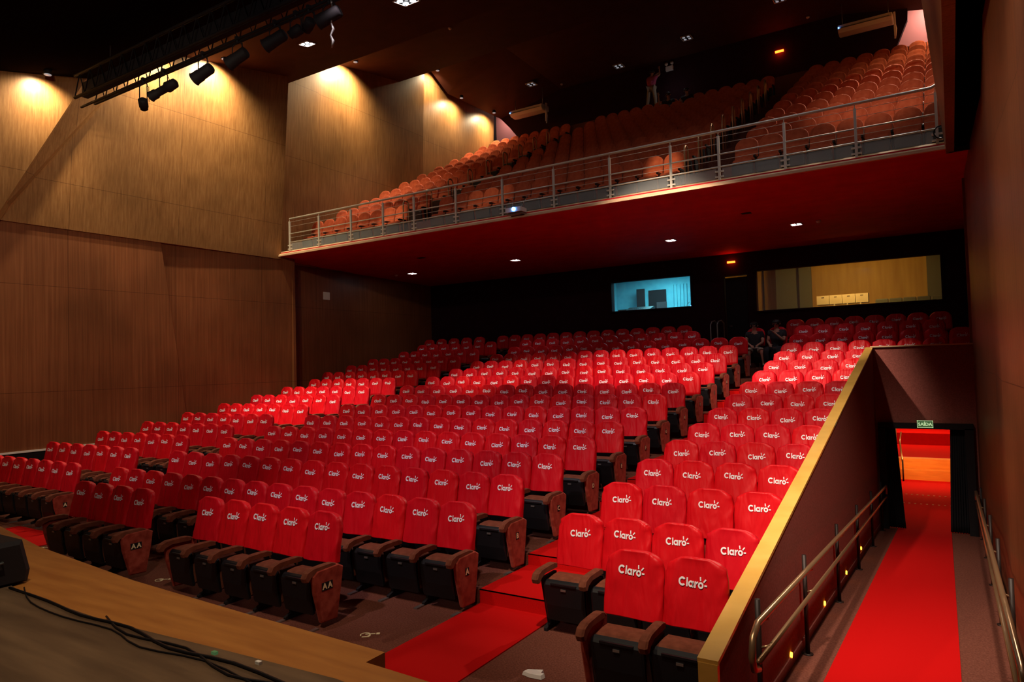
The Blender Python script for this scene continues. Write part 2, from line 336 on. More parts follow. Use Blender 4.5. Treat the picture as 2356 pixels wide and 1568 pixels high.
# balcony slab, soffit, nosing, tiers
mb = MB(); mb.hexa([(-18.2, 14.14, 6.24), (1.0, 14.14, 6.24), (1.0, 14.14, 6.34), (-18.2, 14.14, 6.34)], [(-18.2, 22.5, 6.04), (1.0, 22.5, 6.04), (1.0, 22.5, 6.34), (-18.2, 22.5, 6.34)])
struct(mb.build('ceiling', 'soffit'), 'deep red soffit under the balcony')
mb = MB(); mb.prism([(14.06, 6.22), (14.06, 6.27), (14.34, 6.42), (14.60, 6.42), (14.60, 6.36), (14.15, 6.34), (14.13, 6.22)], 'x', -17.75, .35)
struct(mb.build('trim_5', 'nose'), 'pale wooden nosing along the balcony edge')
mb = MB(); mb.box(-18.1, 1.0, 14.55, BY + .05, 6.33, BZ)
for j in range(1, 11): mb.box(-18.1, 1.0, BY + .05 + (j - 1) * BP, BY + .05 + j * BP, 6.33, BZ + j * BS)
mb.box(-18.1, 1.0, BY + .05 + 10 * BP, 28.6, 6.33, 13.0)
struct(mb.build('floor_balcony', 'floor'), 'dark carpeted steps of the balcony')
# back wall of stalls with two windows and a door
YB = 22.3
mb = MB()
def bw(x0, x1, z0, z1): mb.box(x0, x1, YB, YB + .2, z0, z1)
W1 = (-9.93, -7.13, 4.47, 5.48); W2 = (-5.06, -.17, 4.17, 5.42); DR = (-6.06, -5.33, 2.68, 5.34)
bw(-18.2, W1[0], 2.5, 6.2); bw(W1[1], DR[0], 2.5, 6.2); bw(DR[1], W2[0], 2.5, 6.2); bw(W2[1], 1.0, 2.5, 6.2)
bw(W1[0], W1[1], 2.5, W1[2]); bw(W1[0], W1[1], W1[3], 6.2); bw(W2[0], W2[1], 2.5, W2[2]); bw(W2[0], W2[1], W2[3], 6.2); bw(DR[0], DR[1], DR[3], 6.2)
struct(mb.build('wall_back', 'blackwall'), 'near-black back wall of the stalls')
def window(n, W, dy=.0):
    o = empty('window_%d' % n); struct(o)
    x0, x1, z0, z1 = W; f = .05
    m = MB(); m.box(x0 - f, x1 + f, YB - .05, YB, z1, z1 + f); m.box(x0 - f, x1 + f, YB - .09, YB, z0 - f, z0); m.box(x0 - f, x0, YB - .05, YB, z0, z1); m.box(x1, x1 + f, YB - .05, YB, z0, z1)
    m.build('window_frame', 'blackwall', o)
    m = MB(); m.box(x0, x1, YB + .08, YB + .09, z0, z1); m.build('glass', 'glass', o)
window(1, W1); window(2, W2)
d = empty('door_1'); struct(d, 'dark door standing slightly ajar in the back wall')
R = Matrix.Translation((DR[1] - .02, YB + .05, 0)) @ Matrix.Rotation(math.radians(-5), 4, 'Z')
m = MB(); m.box(-.69, 0, 0, .045, 2.7, 5.29, R); m.build('door_leaf', 'black', d)
m = MB(); m.tube([R @ Vector((-.6, -.03, 3.75)), R @ Vector((-.5, -.05, 3.75))], .012, 6); m.build('door_handle', 'grey', d)
# control room behind window 1
mb = MB(); mb.box(-11.3, -6.6, 25.6, 25.7, 3.6, 6.0); mb.box(-11.3, -11.2, 22.5, 25.7, 3.6, 6.0); mb.box(-6.7, -6.6, 22.5, 25.7, 3.6, 6.0); mb.box(-11.3, -6.6, 22.5, 25.7, 5.95, 6.0)
struct(mb.build('wall_control_room', 'aqua'), 'aqua lit walls of the control room')
mb = MB(); mb.box(-9.85, -9.15, 25.55, 25.6, 3.6, 5.45); mb.box(-10.2, -9.87, 25.2, 25.24, 3.6, 5.5); struct(mb.build('door_2', 'black'), 'dark doorway at the back of the control room')
mb = MB()
for i in range(16): mb.box(-8.9 + i * .13, -8.85 + i * .13, 25.56, 25.6, 4.5, 5.6)
struct(mb.build('trim_6', 'aqua'))
lamp('AREA', 'control_room_light', (-8.9, 24.0, 5.9), 110, (.25, .85, 1), (-8.9, 24.2, 0), 1.2)
# foyer room behind window 2
mb = MB(); mb.box(-7.4, .6, 25.9, 26.0, 3.6, 6.0); mb.box(-6.5, -6.4, 22.5, 26, 3.6, 6.0); mb.box(.5, .6, 22.5, 26.0, 3.6, 6.0)
struct(mb.build('wall_booth', 'yellowood'), 'yellow wood panelled walls of the booth')
mb = MB(); mb.box(-7.4, .6, 22.5, 26, 5.95, 6.02); struct(mb.build('ceiling_booth', 'ceil'))
mb = MB(); mb.box(-7.4, .6, 22.5, 26, 3.5, 3.6); struct(mb.build('floor_booth', 'floor'))
mb = MB(); mb.box(-5.1, -3.95, 25.4, 25.5, 3.6, 5.95); mb.box(-.55, -.05, 24.6, 24.7, 3.6, 5.95); struct(mb.build('wall_booth', 'greygreen'), 'grey green panels inside the booth')
mb = MB(); mb.box(-4.4, -4.34, 25.36, 25.4, 3.6, 5.95); mb.box(-5.65, -5.6, 25.85, 25.9, 3.6, 5.95); struct(mb.build('trim_7', 'black'))
lamp('AREA', 'booth_light', (-2.6, 22.9, 5.85), 120, (1, .60, .16), (-2.9, 25.2, 3.6), 1.2)
lamp('POINT', 'door_crack_light', (-5.75, 23.6, 5.1), 3, (1, .75, .4), None, .1)
# beyond the exit
mb = MB(); mb.box(-1.9, .9, 16.17, 22.6, -1.0, -.83); struct(mb.build('floor_foyer', 'redcarpet'))
mb = MB(); mb.box(-2.4, .9, 22.6, 22.95, -1.0, -.55); mb.box(-2.4, .9, 22.95, 23.3, -1.0, -.28); struct(mb.build('floor_foyer', 'orangewood'), 'two broad orange wooden steps beyond the exit')
mb = MB(); mb.box(-3.5, .9, 23.3, 28, -1.0, -.28); mb.box(-1.9, .9, 26.5, 28, -.28, .1); mb.box(-1.9, .9, 28, 29.5, -1, .5); struct(mb.build('floor_foyer', 'redcarpet'), 'red carpeted upper foyer level')
mb = MB(); mb.box(-3.5, .9, 29.5, 29.6, -1.0, 3); mb.box(.9, 1.0, 16.2, 29.6, -1.2, 1.9); mb.box(-2.5, -1.9, 16.2, 22.5, -1.2, 1.25); mb.box(-3.5, .9, 16.2, 22.3, 1.25, 1.3)
struct(mb.build('wall_foyer', 'orangewood'), 'orange lit foyer walls')
mb = MB()
for yy in (19.0, 20.2):
    for i in range(20): mb.box(-1.75 + i * .12, -1.71 + i * .12, yy, yy + .05, -.83, -.822)
struct(mb.build('trim_8', 'nose'), 'dotted pale anti-slip studs on the foyer floor')
lamp('AREA', 'foyer_light', (-.8, 21.5, 1.15), 75, (1, .55, .22), (-.9, 23.2, -.8), .8)
lamp('AREA', 'foyer_light', (-1.2, 26.5, 2.6), 120, (1, .5, .2), (-1.2, 26.5, 0), 1.0)
lamp('AREA', 'foyer_light', (-.5, 18.2, 1.2), 10, (1, .5, .3), (-.5, 18.2, -1), .8)
# stage
H = .9
edge_o = [(-18, 4.8), (-14, 4.55), (-11, 4.05), (-8.4, 3.62), (-6.2, 3.42), (-4.6, 3.36), (-3.13, 3.33)]
edge_i = [(-18, 4.0), (-14, 3.85), (-11, 3.45), (-8.4, 3.1), (-6.7, 2.86), (-5.3, 2.84), (-4.1, 2.93), (-3.1, 2.99)]
mb = MB(); poly = edge_o + [(-3.13, 3.16), (-2.0, 3.12), (.45, 3.12), (.45, 2.72), (-2.0, 2.76)] + [(x, y - .12) for x, y in edge_i[::-1]]
mb.prism(poly, 'z', 0, H); struct(mb.build('floor_stage_edge', 'apron'), 'orange brown wooden stage edge')
mb = MB(); poly = [(x, y - .1) for x, y in edge_i] + [(-2.0, 2.80), (.45, 2.76), (.45, -1.2), (-18, -1.2)]
mb.prism(poly, 'z', H, H + .012)
struct(mb.build('floor_stage', 'stage'), 'worn dark stage boards')
# ceilings
def cloud(pts, m='ceil', x0=-18.6, x1=1.5, th=.3):
    a = [(x0, y, z) for y, z in pts]; b = [(x1, y, z) for y, z in pts]
    mb = MB()
    for i in range(len(pts) - 1):
        (ya, za), (yb, zb) = pts[i], pts[i + 1]
        mb.hexa([(x0, ya, za), (x1, ya, za), (x1, yb, zb), (x0, yb, zb)], [(x0, ya, za + th), (x1, ya, za + th), (x1, yb, zb + th), (x0, yb, zb + th)])
    return struct(mb.build('ceiling', m), 'dark sloping ceiling cloud above the hall')
cloud([(-1, 7.65), (3, 8.45), (6.5, 9.17), (8.3, 9.6)], m='ceilshade', x0=-18.2)
cloud([(8.9, 10.75), (14.6, 11.78)])
cloud([(13.8, 12.85), (17.4, 13.35), (20.15, 13.74)])
cloud([(19.6, 15.7), (21.9, 15.1), (27.5, 15.0)], x0=-14.3, x1=-2.9)
for xo, xi in ((-17.55, -14.2), (.35, -3.0)):     # side wings of the balcony ceiling slope down to the walls
    mb = MB(); po = [(19.6, 15.6), (21.9, 14.95), (23.2, 14.25), (27.5, 14.35)]; pi = [(19.6, 15.72), (21.9, 15.12), (23.2, 15.08), (27.5, 15.02)]
    for q in range(3):
        a = [(xo, *po[q]), (xo, *po[q + 1]), (xi, *pi[q + 1]), (xi, *pi[q])]
        mb.hexa(a, [(x, y, z + .3) for x, y, z in a])
    struct(mb.build('ceiling', 'ceil'))
cloud([(19, 15.7), (29, 15.7)])
mb = MB(); mb.box(-19, 2, -1.2, -1.0, 0, 16); mb.build('wall_stage_back', 'blackwall')['kind'] = 'structure'
mb = MB(); mb.box(-19, -18.6, -1, 29, 6, 16.2); mb.box(1.5, 1.9, -1, 29, 6, 16.2); mb.box(-19, 1.9, -1, 29, 16, 16.2); struct(mb.build('wall_outer', 'black'))
# pink rear wall and dark bulkhead of balcony
mb = MB(); mb.box(-18.6, 1.5, 28.5, 28.6, 12, 16); struct(mb.build('wall_back', 'pink'), 'pink painted rear wall of the balcony')
mb = MB(); poly = [(-16.65, 12.5), (-16.65, 13.3), (-17.06, 13.82), (-17.6, 14.4), (-14.2, 15.1), (-3.0, 15.1), (-.8, 14.6), (-.82, 14.2), (-1.2, 13.3), (-1.2, 12.5)]
mb.prism(poly, 'y', 27.3, 27.5); struct(mb.build('wall_back', 'blackwall'), 'dark bulkhead wall behind the balcony')

# ================================================================ wall washers in the slots
def washer(loc, tgt, p, c=WARM, sp=150):
    o = empty('wall_washer', loc); tag(o, None, 'lamp')
    m = MB(); m.tube([(0, 0, .14), (0, 0, .02)], [.07, .09], 12); m.build('housing', 'black', o)
    m = MB(); m.disc((0, 0, .02), .07, (0, 0, -1), 12, .01); m.build('lens', 'lampo', o)
    lamp('SPOT', 'wall_washer_light', (loc[0], loc[1], loc[2] - .02), p, c, tgt, .06, sp, 1)
    return o
WL = [((-16.2, 7.2, 9.22), (-16.75, 7.2, 8.0), 420, 'above the leftmost wall sail'), ((-16.3, 11.6, 11.18), (-16.9, 11.5, 9.8), 1150, 'over the wide left wall sail'),
      ((-16.35, 10.0, 10.88), (-17.0, 10.1, 9.4), 700, 'behind the lighting truss'),
      ((-16.95, 17.2, 13.28), (-17.6, 17.1, 11.9), 1300, 'above the sail beside the balcony rail'), ((-17.2, 22.1, 14.75), (-17.8, 22.2, 13.4), 600, 'in the bright slot beside the balcony seats'),
      ((-17.2, 23.7, 14.12), (-17.8, 23.7, 12.8), 450, 'second in the bright slot'), ((-17.2, 26.2, 14.22), (-17.8, 26.2, 12.9), 500, 'next to the pink wall')]
for l, t, p, lb in WL:
    tag(washer(l, t, p), 'small recessed wall washer lamp ' + lb, 'lamp', 'wall washers')
for l, t, p, lb in WL[4:]:
    l2 = (-17.2 - l[0], l[1], l[2]); t2 = (-17.2 - t[0], t[1], t[2])
    tag(washer(l2, t2, p * .55), 'small recessed wall washer lamp right side, ' + lb, 'lamp', 'wall washers')
lamp('AREA', 'pink_corridor_light', (-17.6, 27.9, 15.2), 30, (1, .8, .7), (-17.4, 28.4, 13), .3)
lamp('AREA', 'pink_corridor_light', (.2, 27.9, 15.2), 90, (1, .75, .62), (-.3, 27.6, 12.5), .3)

# ================================================================ SEATS
import mathutils.noise as mn
def hw(z, w, zt, sh, pw=2.6):
    t = (z - sh) / (zt - sh)
    return w if t <= 0 else w * max(0, 1 - t ** pw) ** (1 / pw)
def yf(z): return -.02 - .255 * (1.10 - z) * .9 if z < 1.1 else -.02
def cover_bm(seed, lite=False):
    mb = MB(); mb.smooth = True
    zs = [.615, .62, .68, .72, .76, .80, .84, .88, .92, .955, .99, 1.03, 1.065, 1.095, 1.12, 1.132] if not lite else [.615, .70, .85, .94, 1.0, 1.04, 1.075, 1.10, 1.12, 1.134]
    n = 44 if not lite else 16; rings = []
    off = Vector((seed * 3.7, seed * 1.3, 0)); sd = seed
    for i, z in enumerate(zs):
        wd = .257 + .004 * (.94 - z) / .3 if z < .94 else hw(z, .257, 1.142, .94, 2.35)
        dp = .052 + .03 * (1.1 - z); 
        if z > 1.09: dp *= max(.25, 1 - ((z - 1.09) / .05) ** 2 * .8)
        cy = yf(z) + dp
        ring = []
        for k in range(n):
            a = 2 * PI * k / n; c, s_ = math.cos(a), math.sin(a)
            ex = math.copysign(abs(c) ** .45, c); ey = math.copysign(abs(s_) ** .7, s_)
            x = wd * ex; y = cy + dp * ey; zz = z
            if not lite:
                # diagonal pull folds from the upper corners
                q = 1 if s_ < .2 else .3
                d1 = abs(x - .25) + (1.08 - z); 
                y += q * .020 * (1 - abs(math.sin(17 * (x * (.9 if sd != 2 else -.9) + (1.1 - z) * (.5 + .1 * sd)) + sd))) ** 2 * (-1) * max(0, min(1, (abs(x) - .12) * 9)) * max(0, 1 - d1 * .9)
                y += q * .012 * mn.noise(Vector((x * 5, z * 4, 0)) + off) * min(1, max(0, abs(x) - .10) * 9 + max(0, .88 - z) * 9)
                x += .008 * mn.noise(Vector((z * 9, a, 1)) + off)
                zz += (.006 * mn.noise(Vector((x * 7, 2, y)) + off)) if z > .62 else 0.004 * math.sin(x * 12 + sd)
                if zs[i] == 1.065: x *= 1.085; y -= .012 * abs(ex) ** 6     # pulled corner ears
                pass
            ring.append((x, y, zz))
        rings.append(ring)
    mb.loft(rings); return mb
def glyphs():
    """wordmark drawn from bars and ring arcs, cap height 1"""
    V_, F_ = [], []
    def quad(*p): o = len(V_); V_.extend(p); F_.append([o, o + 1, o + 2, o + 3])
    def bar(x0, x1, z0, z1): quad((x0, z0), (x1, z0), (x1, z1), (x0, z1))
    def arc(cx, cz, ro, t, a0, a1, n=12):
        for i in range(n):
            a, b = [math.radians(a0 + (a1 - a0) * q / n) for q in (i, i + 1)]; ri = ro - t
            quad((cx + ro * math.cos(a), cz + ro * math.sin(a)), (cx + ro * math.cos(b), cz + ro * math.sin(b)), (cx + ri * math.cos(b), cz + ri * math.sin(b)), (cx + ri * math.cos(a), cz + ri * math.sin(a)))
    arc(.50, .50, .53, .23, 42, 318, 14); bar(1.09, 1.28, 0, 1.04)
    arc(1.72, .36, .39, .215, 0, 360); bar(1.93, 2.11, -.02, .73)
    bar(2.23, 2.41, -.02, .73); arc(2.66, .40, .34, .18, 90, 180, 5); bar(2.66, 2.72, .56, .74)
    arc(3.10, .36, .39, .215, 0, 360)
    for ang, r0, r1 in ((96, .52, .98), (48, .54, 1.0), (2, .50, .86)):
        a = math.radians(ang); d = (math.cos(a), math.sin(a)); h = .088; n = (-d[1] * h, d[0] * h); c = (3.10, .36)
        quad((c[0] + d[0] * r0 + n[0], c[1] + d[1] * r0 + n[1]), (c[0] + d[0] * r1 + n[0], c[1] + d[1] * r1 + n[1]), (c[0] + d[0] * r1 - n[0], c[1] + d[1] * r1 - n[1]), (c[0] + d[0] * r0 - n[0], c[1] + d[1] * r0 - n[1]))
    return V_, F_
GV, GF = glyphs()
def logo_mb(dx=0, dz=0, tilt=0):
    mb = MB(); ct, st = math.cos(tilt), math.sin(tilt); front, back = [], []
    for gx, gz in GV:
        x_ = (gx - 1.98) * .0575; z_ = (gz - .55) * .064
        x = x_ * ct - z_ * st + dx; z = .968 + dz + x_ * st + z_ * ct
        y = yf(z) - .0055 + .010 * (abs(x) / .26) ** 3
        front.append((x, y - .0012, z)); back.append((x, y + .001, z))
    n = len(front); fs = [list(f) for f in GF] + [[q + n for q in f[::-1]] for f in GF]
    for f in GF:
        for a in range(4): fs.append([f[a], f[(a + 1) % 4], f[(a + 1) % 4] + n, f[a] + n])
    mb.add(front + back, fs); return mb
def rbox(mb, x0, x1, prof, r=.012):
    """extrude a (y,z) profile between x0 and x1 with chamfered sides"""
    cy = sum(p[0] for p in prof) / len(prof); cz = sum(p[1] for p in prof) / len(prof)
    def ins(p, a): 
        d = math.hypot(p[0] - cy, p[1] - cz) or 1; k = max(0, (d - a) / d); return (cy + (p[0] - cy) * k, cz + (p[1] - cz) * k)
    rings = [[(x0, *ins(p, r)) for p in prof], [(x0 + r, *p) for p in prof], [(x1 - r, *p) for p in prof], [(x1, *ins(p, r)) for p in prof]]
    mb.loft(rings)
PAN = [(-.42, .53), (-.44, .50), (-.425, .30), (-.385, .14), (-.36, .14), (-.385, .30), (-.395, .545)]
CUSH = [(-.40, .525), (-.37, .555), (-.27, .565), (-.17, .56), (-.13, .52), (-.16, .30), (-.24, .17), (-.36, .16), (-.392, .30)]
ARM = [(-.55, .53), (-.565, .57), (-.535, .62), (-.46, .65), (-.30, .655), (-.18, .65), (-.12, .63), (-.12, .59), (-.40, .585), (-.49, .56), (-.52, .52)]
PANEL = [(-.46, .565), (-.44, .40), (-.345, .06), (-.13, .05), (-.055, .40), (-.03, .58), (-.10, .62), (-.40, .61)]
LEG = [(-.40, .55), (-.28, .06), (-.36, .03), (-.36, .0), (-.08, .0), (-.08, .03), (-.17, .06), (-.12, .55)]
def mk(fn): mb = MB(); mb.smooth = False; fn(mb); return mb
def cushion_mb(): return mk(lambda mb: rbox(mb, -.215, .215, CUSH, .03))
def pan_mb():
    mb = MB(); rbox(mb, -.222, .222, PAN, .02); mb.box(-.14, .14, -.452, -.43, .505, .522); return mb
def arm_mb(x): return mk(lambda mb: rbox(mb, x - .038, x + .038, ARM, .016))
def panel_mb(x): return mk(lambda mb: rbox(mb, x - .028, x + .034, PANEL, .014))
def leg_mb(x):
    mb = MB(); rbox(mb, x - .02, x + .02, LEG, .004); return mb
covers = [cover_bm(s).build('seat_cover', 'cover' if s % 2 else 'coverB').data for s in range(4)]
lites = [cover_bm(s, True).build('seat_cover', 'cover' if s % 2 else 'coverB').data for s in range(2)]
logos = [logo_mb(*a).build('printed_logo', 'print').data for a in ((0, 0, 0), (.012, .008, .03), (-.012, -.012, -.03), (.02, -.02, .05), (-.01, .012, -.05))]
D = {}
D['cushion'] = cushion_mb().build('cushion', 'velvet').data; D['pan'] = pan_mb().build('seat_pan', 'plastic').data
m_ = MB(); m_.box(-.028, .028, -.448, -.44, .455, .475); D['plate'] = m_.build('number_plate', 'grey').data
D['armR'] = arm_mb(.26).build('armrest', 'velvet').data; D['armL'] = arm_mb(-.26).build('armrest', 'velvet').data
D['legR'] = leg_mb(.26).build('leg', 'black').data; D['legL'] = leg_mb(-.26).build('leg', 'black').data
D['panelR'] = panel_mb(.275).build('end_panel', 'panelv').data; D['panelL'] = panel_mb(-.281).build('end_panel', 'panelv').data
m_ = MB(); m_.box(.235, .285, -.50, -.37, 0, .016); D['foot'] = m_.build('foot', 'grey').data
m_ = MB(); rbox(m_, -.215, .215, CUSH, .03); n0 = len(m_.f); m_.cur = 1; rbox(m_, -.222, .222, PAN, .02); D['shell'] = m_.build('seat_shell', ['velvet', 'plastic']).data
def letter_mesh(t):
    mb = MB(); vs, fs = text_mesh(t[0], .085, .003, .001)
    wd = .033 if len(t) == 1 else .075
    mb.cur = 0; mb.box(.308, .312, -.27 - wd, -.27 + wd, .39, .475)
    mb.cur = 1
    for o_ in ((-.037, .037) if len(t) > 1 else (0,)): mb.add([(.3135 + v.z, -.27 + o_ + v.x, .432 + v.y) for v in vs], fs)
    return mb.build('row_letter', ['black', 'cream']).data
letters = {t: letter_mesh(t) for t in ['AA'] + list('ABCDEFGHIJKLM')}
for o in list(COL.objects):          # drop the template objects, keep their meshes
    if o.type == 'MESH' and o.name.split('.')[0] in ('seat_cover', 'printed_logo', 'cushion', 'seat_pan', 'number_plate', 'armrest', 'leg', 'end_panel', 'foot', 'seat_shell', 'row_letter'):
        bpy.data.objects.remove(o)
def part(name, me, parent, label=None):
    o = bpy.data.objects.new(name, me); COL.objects.link(o); o.parent = parent
    if label: o['label'] = label
    return o
ORD = ['', 'first', 'second', 'third', 'fourth', 'fifth', 'sixth', 'seventh', 'eighth', 'ninth', 'tenth', 'eleventh', 'twelfth', 'thirteenth', 'fourteenth', 'fifteenth']
RN = ['row %s' % c for c in 'ABCDEFGH']
def rown(k): return 'the front row AA' if k < 0 else (RN[k] if k < 8 else '%s row behind H' % ORD[k - 7])
def floor_z(k): return 0 if k < 0 else Z[k]
seats = []   # (dist, block, k, i, n, x, y, z, wide)
def add_row(block, k, xs, names=None):
    for i, x in enumerate(xs):
        y = Y0 + k * PR; z = floor_z(k)
        seats.append([math.hypot(x, y), block, k, i, len(xs), x, y, z, i == 0, i == len(xs) - 1])
for k in range(0, 13): add_row('centre block', k, [X0 - i * L for i in range(15)])
add_row('centre block', 13, [-6.58 - i * .532 for i in range(12)]); add_row('centre block', 14, [-7.17 - i * .531 for i in range(14)])
for k in range(0, 15):
    if k == 14: add_row('left block', k, [-15.13 - i * .61 for i in range(5)])
    else: add_row('left block', k, [XL - (.06 if k > 8 else 0) - i * .523 for i in range(8 if k in (9, 10, 11) else 7)])
for k in range(0, 15):
    if k < 11: xs = [XR + i * L for i in range(4)]
    elif k < 13: xs = [XR - .04 + i * .513 for i in range(8)]
    elif k == 13: xs = [-3.44 + i * .513 for i in range(7)]
    else: xs = [-3.84 + i * .517 for i in range(8)]
    add_row('right block', k, xs[::-1])
add_row('AA centre', -1, [X0 - (2 + i) * L for i in range(5)]); add_row('AA left', -1, [X0 - (9 + i) * L for i in range(4)])
add_row('AA right', -1, [XR + 3 * L, XR + 2 * L]); add_row('AA far left', -1, [-14.45])
seats.sort(key=lambda s: s[0] + (6 if s[2] >= 12 else 0))
indiv, rest = seats[:300], seats[300:]
def seat_label(b, k, i, n):
    e = n - i
    if b == 'centre block': return 'red covered seat, centre block, %s, %s from right aisle' % (rown(k), ORD[i + 1])
    if b == 'left block': return 'red covered seat, left block, %s, %s from aisle end' % (rown(k), ORD[i + 1])
    if b == 'right block': return 'red covered seat, right block, %s, %s from aisle end' % (rown(k), ORD[e])
    if b == 'AA centre': return 'red covered front seat in the middle group marked AA, %s from its right end' % ORD[i + 1]
    if b == 'AA left': return 'red covered front seat in the shaded group of four, %s from its right end' % ORD[i + 1]
    if b == 'AA right': return 'red covered front seat beside the golden cap, ' + ('nearest the cap' if i == 0 else 'nearest the red carpet')
    return 'red covered front seat cut off by the left picture edge'
rnd = random.Random(3)
for s in indiv:
    _, b, k, i, n, x, y, z, first, last = s
    r = empty('theatre_chair', (x, y, z), rnd.uniform(-.02, .02))
    tag(r, seat_label(b, k, i, n), 'theatre seat', 'red covered seats in the stalls')
    near = k < 4 or (b == 'right block' and k < 5)
    c = part('seat_cover', rnd.choice(covers) if k < 8 else rnd.choice(lites + covers[:1]), r, 'red stretch cover over the backrest'); part('printed_logo', rnd.choice(logos), c, 'white printed wordmark on the cover')
    ends = (first and b in ('centre block', 'AA centre', 'AA left', 'left block')) 
    if near or ends:
        part('cushion', D['cushion'], r); p = part('seat_pan', D['pan'], r, 'folded black plastic seat underside'); part('number_plate', D['plate'], p)
        part('armrest', D['armR'], r)
        if ends:
            e = part('end_panel', D['panelR'], r, 'rust velvet end panel'); t = 'AA' if k < 0 else 'ABCDEFGHIJKLM'[min(k, 12)]
            part('row_letter', letters[t], e, 'cream row letter on a dark plate')
        else: part('leg', D['legR'], r)
        if last or b == 'right block' and last:
            part('armrest', D['armL'], r)
            part('end_panel', D['panelL'], r) if b != 'right block' else part('leg', D['legL'], r)
        if near: part('foot', D['foot'], r)
    else:
        part('seat_shell', D['shell'], r); part('armrest', D['armR'], r)
        if last: part('armrest', D['armL'], r)
def add_me(mb, me, off, mi):
    o = len(mb.v); mb.v += [(v.co.x + off[0], v.co.y + off[1], v.co.z + off[2]) for v in me.vertices]
    for p in me.polygons: mb.f.append([q + o for q in p.vertices]); mb.mi.append(mi[p.material_index]); mb.sm.append(p.use_smooth)
mb = MB()
for s in rest:
    _, b, k, i, n, x, y, z, first, last = s
    add_me(mb, rnd.choice(lites), (x, y, z), [0, 0]); add_me(mb, rnd.choice(logos), (x, y, z), [1]); add_me(mb, D['shell'], (x, y, z), [2, 3]); add_me(mb, D['armR'], (x, y, z), [2])
    if first: add_me(mb, D['panelR'], (x, y, z), [4])
o = mb.build('theatre_chair_rows', ['cover', 'print', 'velvet', 'plastic', 'panelv']); tag(o, 'shaded red covered seats in the rearmost rows under the balcony', 'theatre seats', None, 'stuff')

# balcony seats
def bal_back(crease=True, n=32):
    mb = MB(); mb.smooth = True; rings = []
    zs = [.52, .56, .64, .72, .78, .80, .83, .90, .98, 1.04, 1.09, 1.12, 1.135]
    for z in zs:
        wd = hw(z, .252 - .02 * max(0, .8 - z), 1.14, .93, 2.3); dp = .05 + .012 * math.sin((z - .8) / .34 * PI) if z > .8 else .045 + .02 * math.sin((z - .52) / .28 * PI)
        if z in (.80,): dp -= .022
        if z > 1.1: dp *= .7
        cy = yf(z) + .05; ring = []
        for k in range(n):
            a = 2 * PI * k / n; c, s_ = math.cos(a), math.sin(a)
            xx = wd * math.copysign(abs(c) ** .7, c); yy = cy + dp * math.copysign(abs(s_) ** .8, s_)
            if s_ < 0 and .82 < z < 1.085 and abs(xx) < wd * .80: yy += .026      # sunken headrest pad inside the raised rim
            ring.append((xx, yy, z))
        rings.append(ring)
    mb.loft(rings); return mb
def join_mb(parts):
    mb = MB()
    for q, (me, mi) in enumerate(parts): add_me(mb, me, (0, 0, 0), mi)
    return mb
B = {}
bb = bal_back().build('backrest', 'orange'); B['back'] = bb.data
m_ = MB(); rbox(m_, -.215, .215, [(-.46, .50), (-.45, .555), (-.38, .575), (-.2, .575), (-.13, .54), (-.16, .30), (-.24, .17), (-.36, .16), (-.42, .30)], .03); cc = m_.build('cushion', 'orange'); B['cush'] = cc.data
m_ = MB(); rbox(m_, -.225, .225, [(-.475, .50), (-.49, .46), (-.46, .24), (-.40, .12), (-.37, .12), (-.42, .30), (-.45, .50)], .02); m_.box(-.13, .13, -.5, -.478, .465, .48); pp = m_.build('seat_pan', 'plasticB'); B['pan'] = pp.data
m_ = MB(); rbox(m_, .238, .282, [(-.50, .56), (-.50, .60), (-.44, .62), (-.18, .62), (-.14, .58), (-.44, .56)], .01); rbox(m_, .245, .275, LEG, .004); aa = m_.build('armrest', 'plastic'); B['arm'] = aa.data
sg = join_mb([(B['back'], [0]), (B['cush'], [0]), (B['pan'], [1]), (B['arm'], [2])]).build('balcony_seat', ['orange', 'plasticB', 'plastic']); B['one'] = sg.data
for o in (bb, cc, pp, aa, sg): bpy.data.objects.remove(o)
bs = []
for j in range(11):
    for i in range(8): bs.append((j, 'right block', i + 1, 'from the right wall', -.03 - i * L))
    for i in range(14): bs.append((j, 'centre block', i + 1, 'from its right end', -5.33 - i * L))
    for i in range(8): bs.append((j, 'left block', i + 1, 'from its right end', -13.76 - i * .522))
bs.sort(key=lambda s: math.hypot(s[4], BY + s[0] * BP))
# the dark middle of the top rows is what shows least
def vis(s):
    j, b, i, t, x = s; return (b == 'centre block' and j >= 8)
front = [s for s in bs if not vis(s)] + [s for s in bs if vis(s)]
bi, br = front[:300], front[300:]
for j, b, i, t, x in bi:
    loc = (x, BY + j * BP, BZ + j * BS)
    lab = 'orange velvet balcony seat, %s, %s row above the railing, %s %s' % (b, ORD[j + 1], ORD[i], t)
    if j < 2:
        r = empty('balcony_chair', loc)
        part('backrest', B['back'], r); part('cushion', B['cush'], r); part('seat_pan', B['pan'], r, 'dark plastic underside of the folded seat'); part('armrest', B['arm'], r)
    else:
        r = bpy.data.objects.new('balcony_chair', B['one']); COL.objects.link(r); r.location = loc
    tag(r, lab, 'balcony seat', 'orange velvet seats on the balcony')
mb = MB()
for j, b, i, t, x in br: add_me(mb, B['one'], (x, BY + j * BP, BZ + j * BS), [0, 1, 2])
tag(mb.build('balcony_chair_rows', ['orange', 'plasticB', 'plastic']), 'dark balcony seats in the highest central rows', 'balcony seats', None, 'stuff')

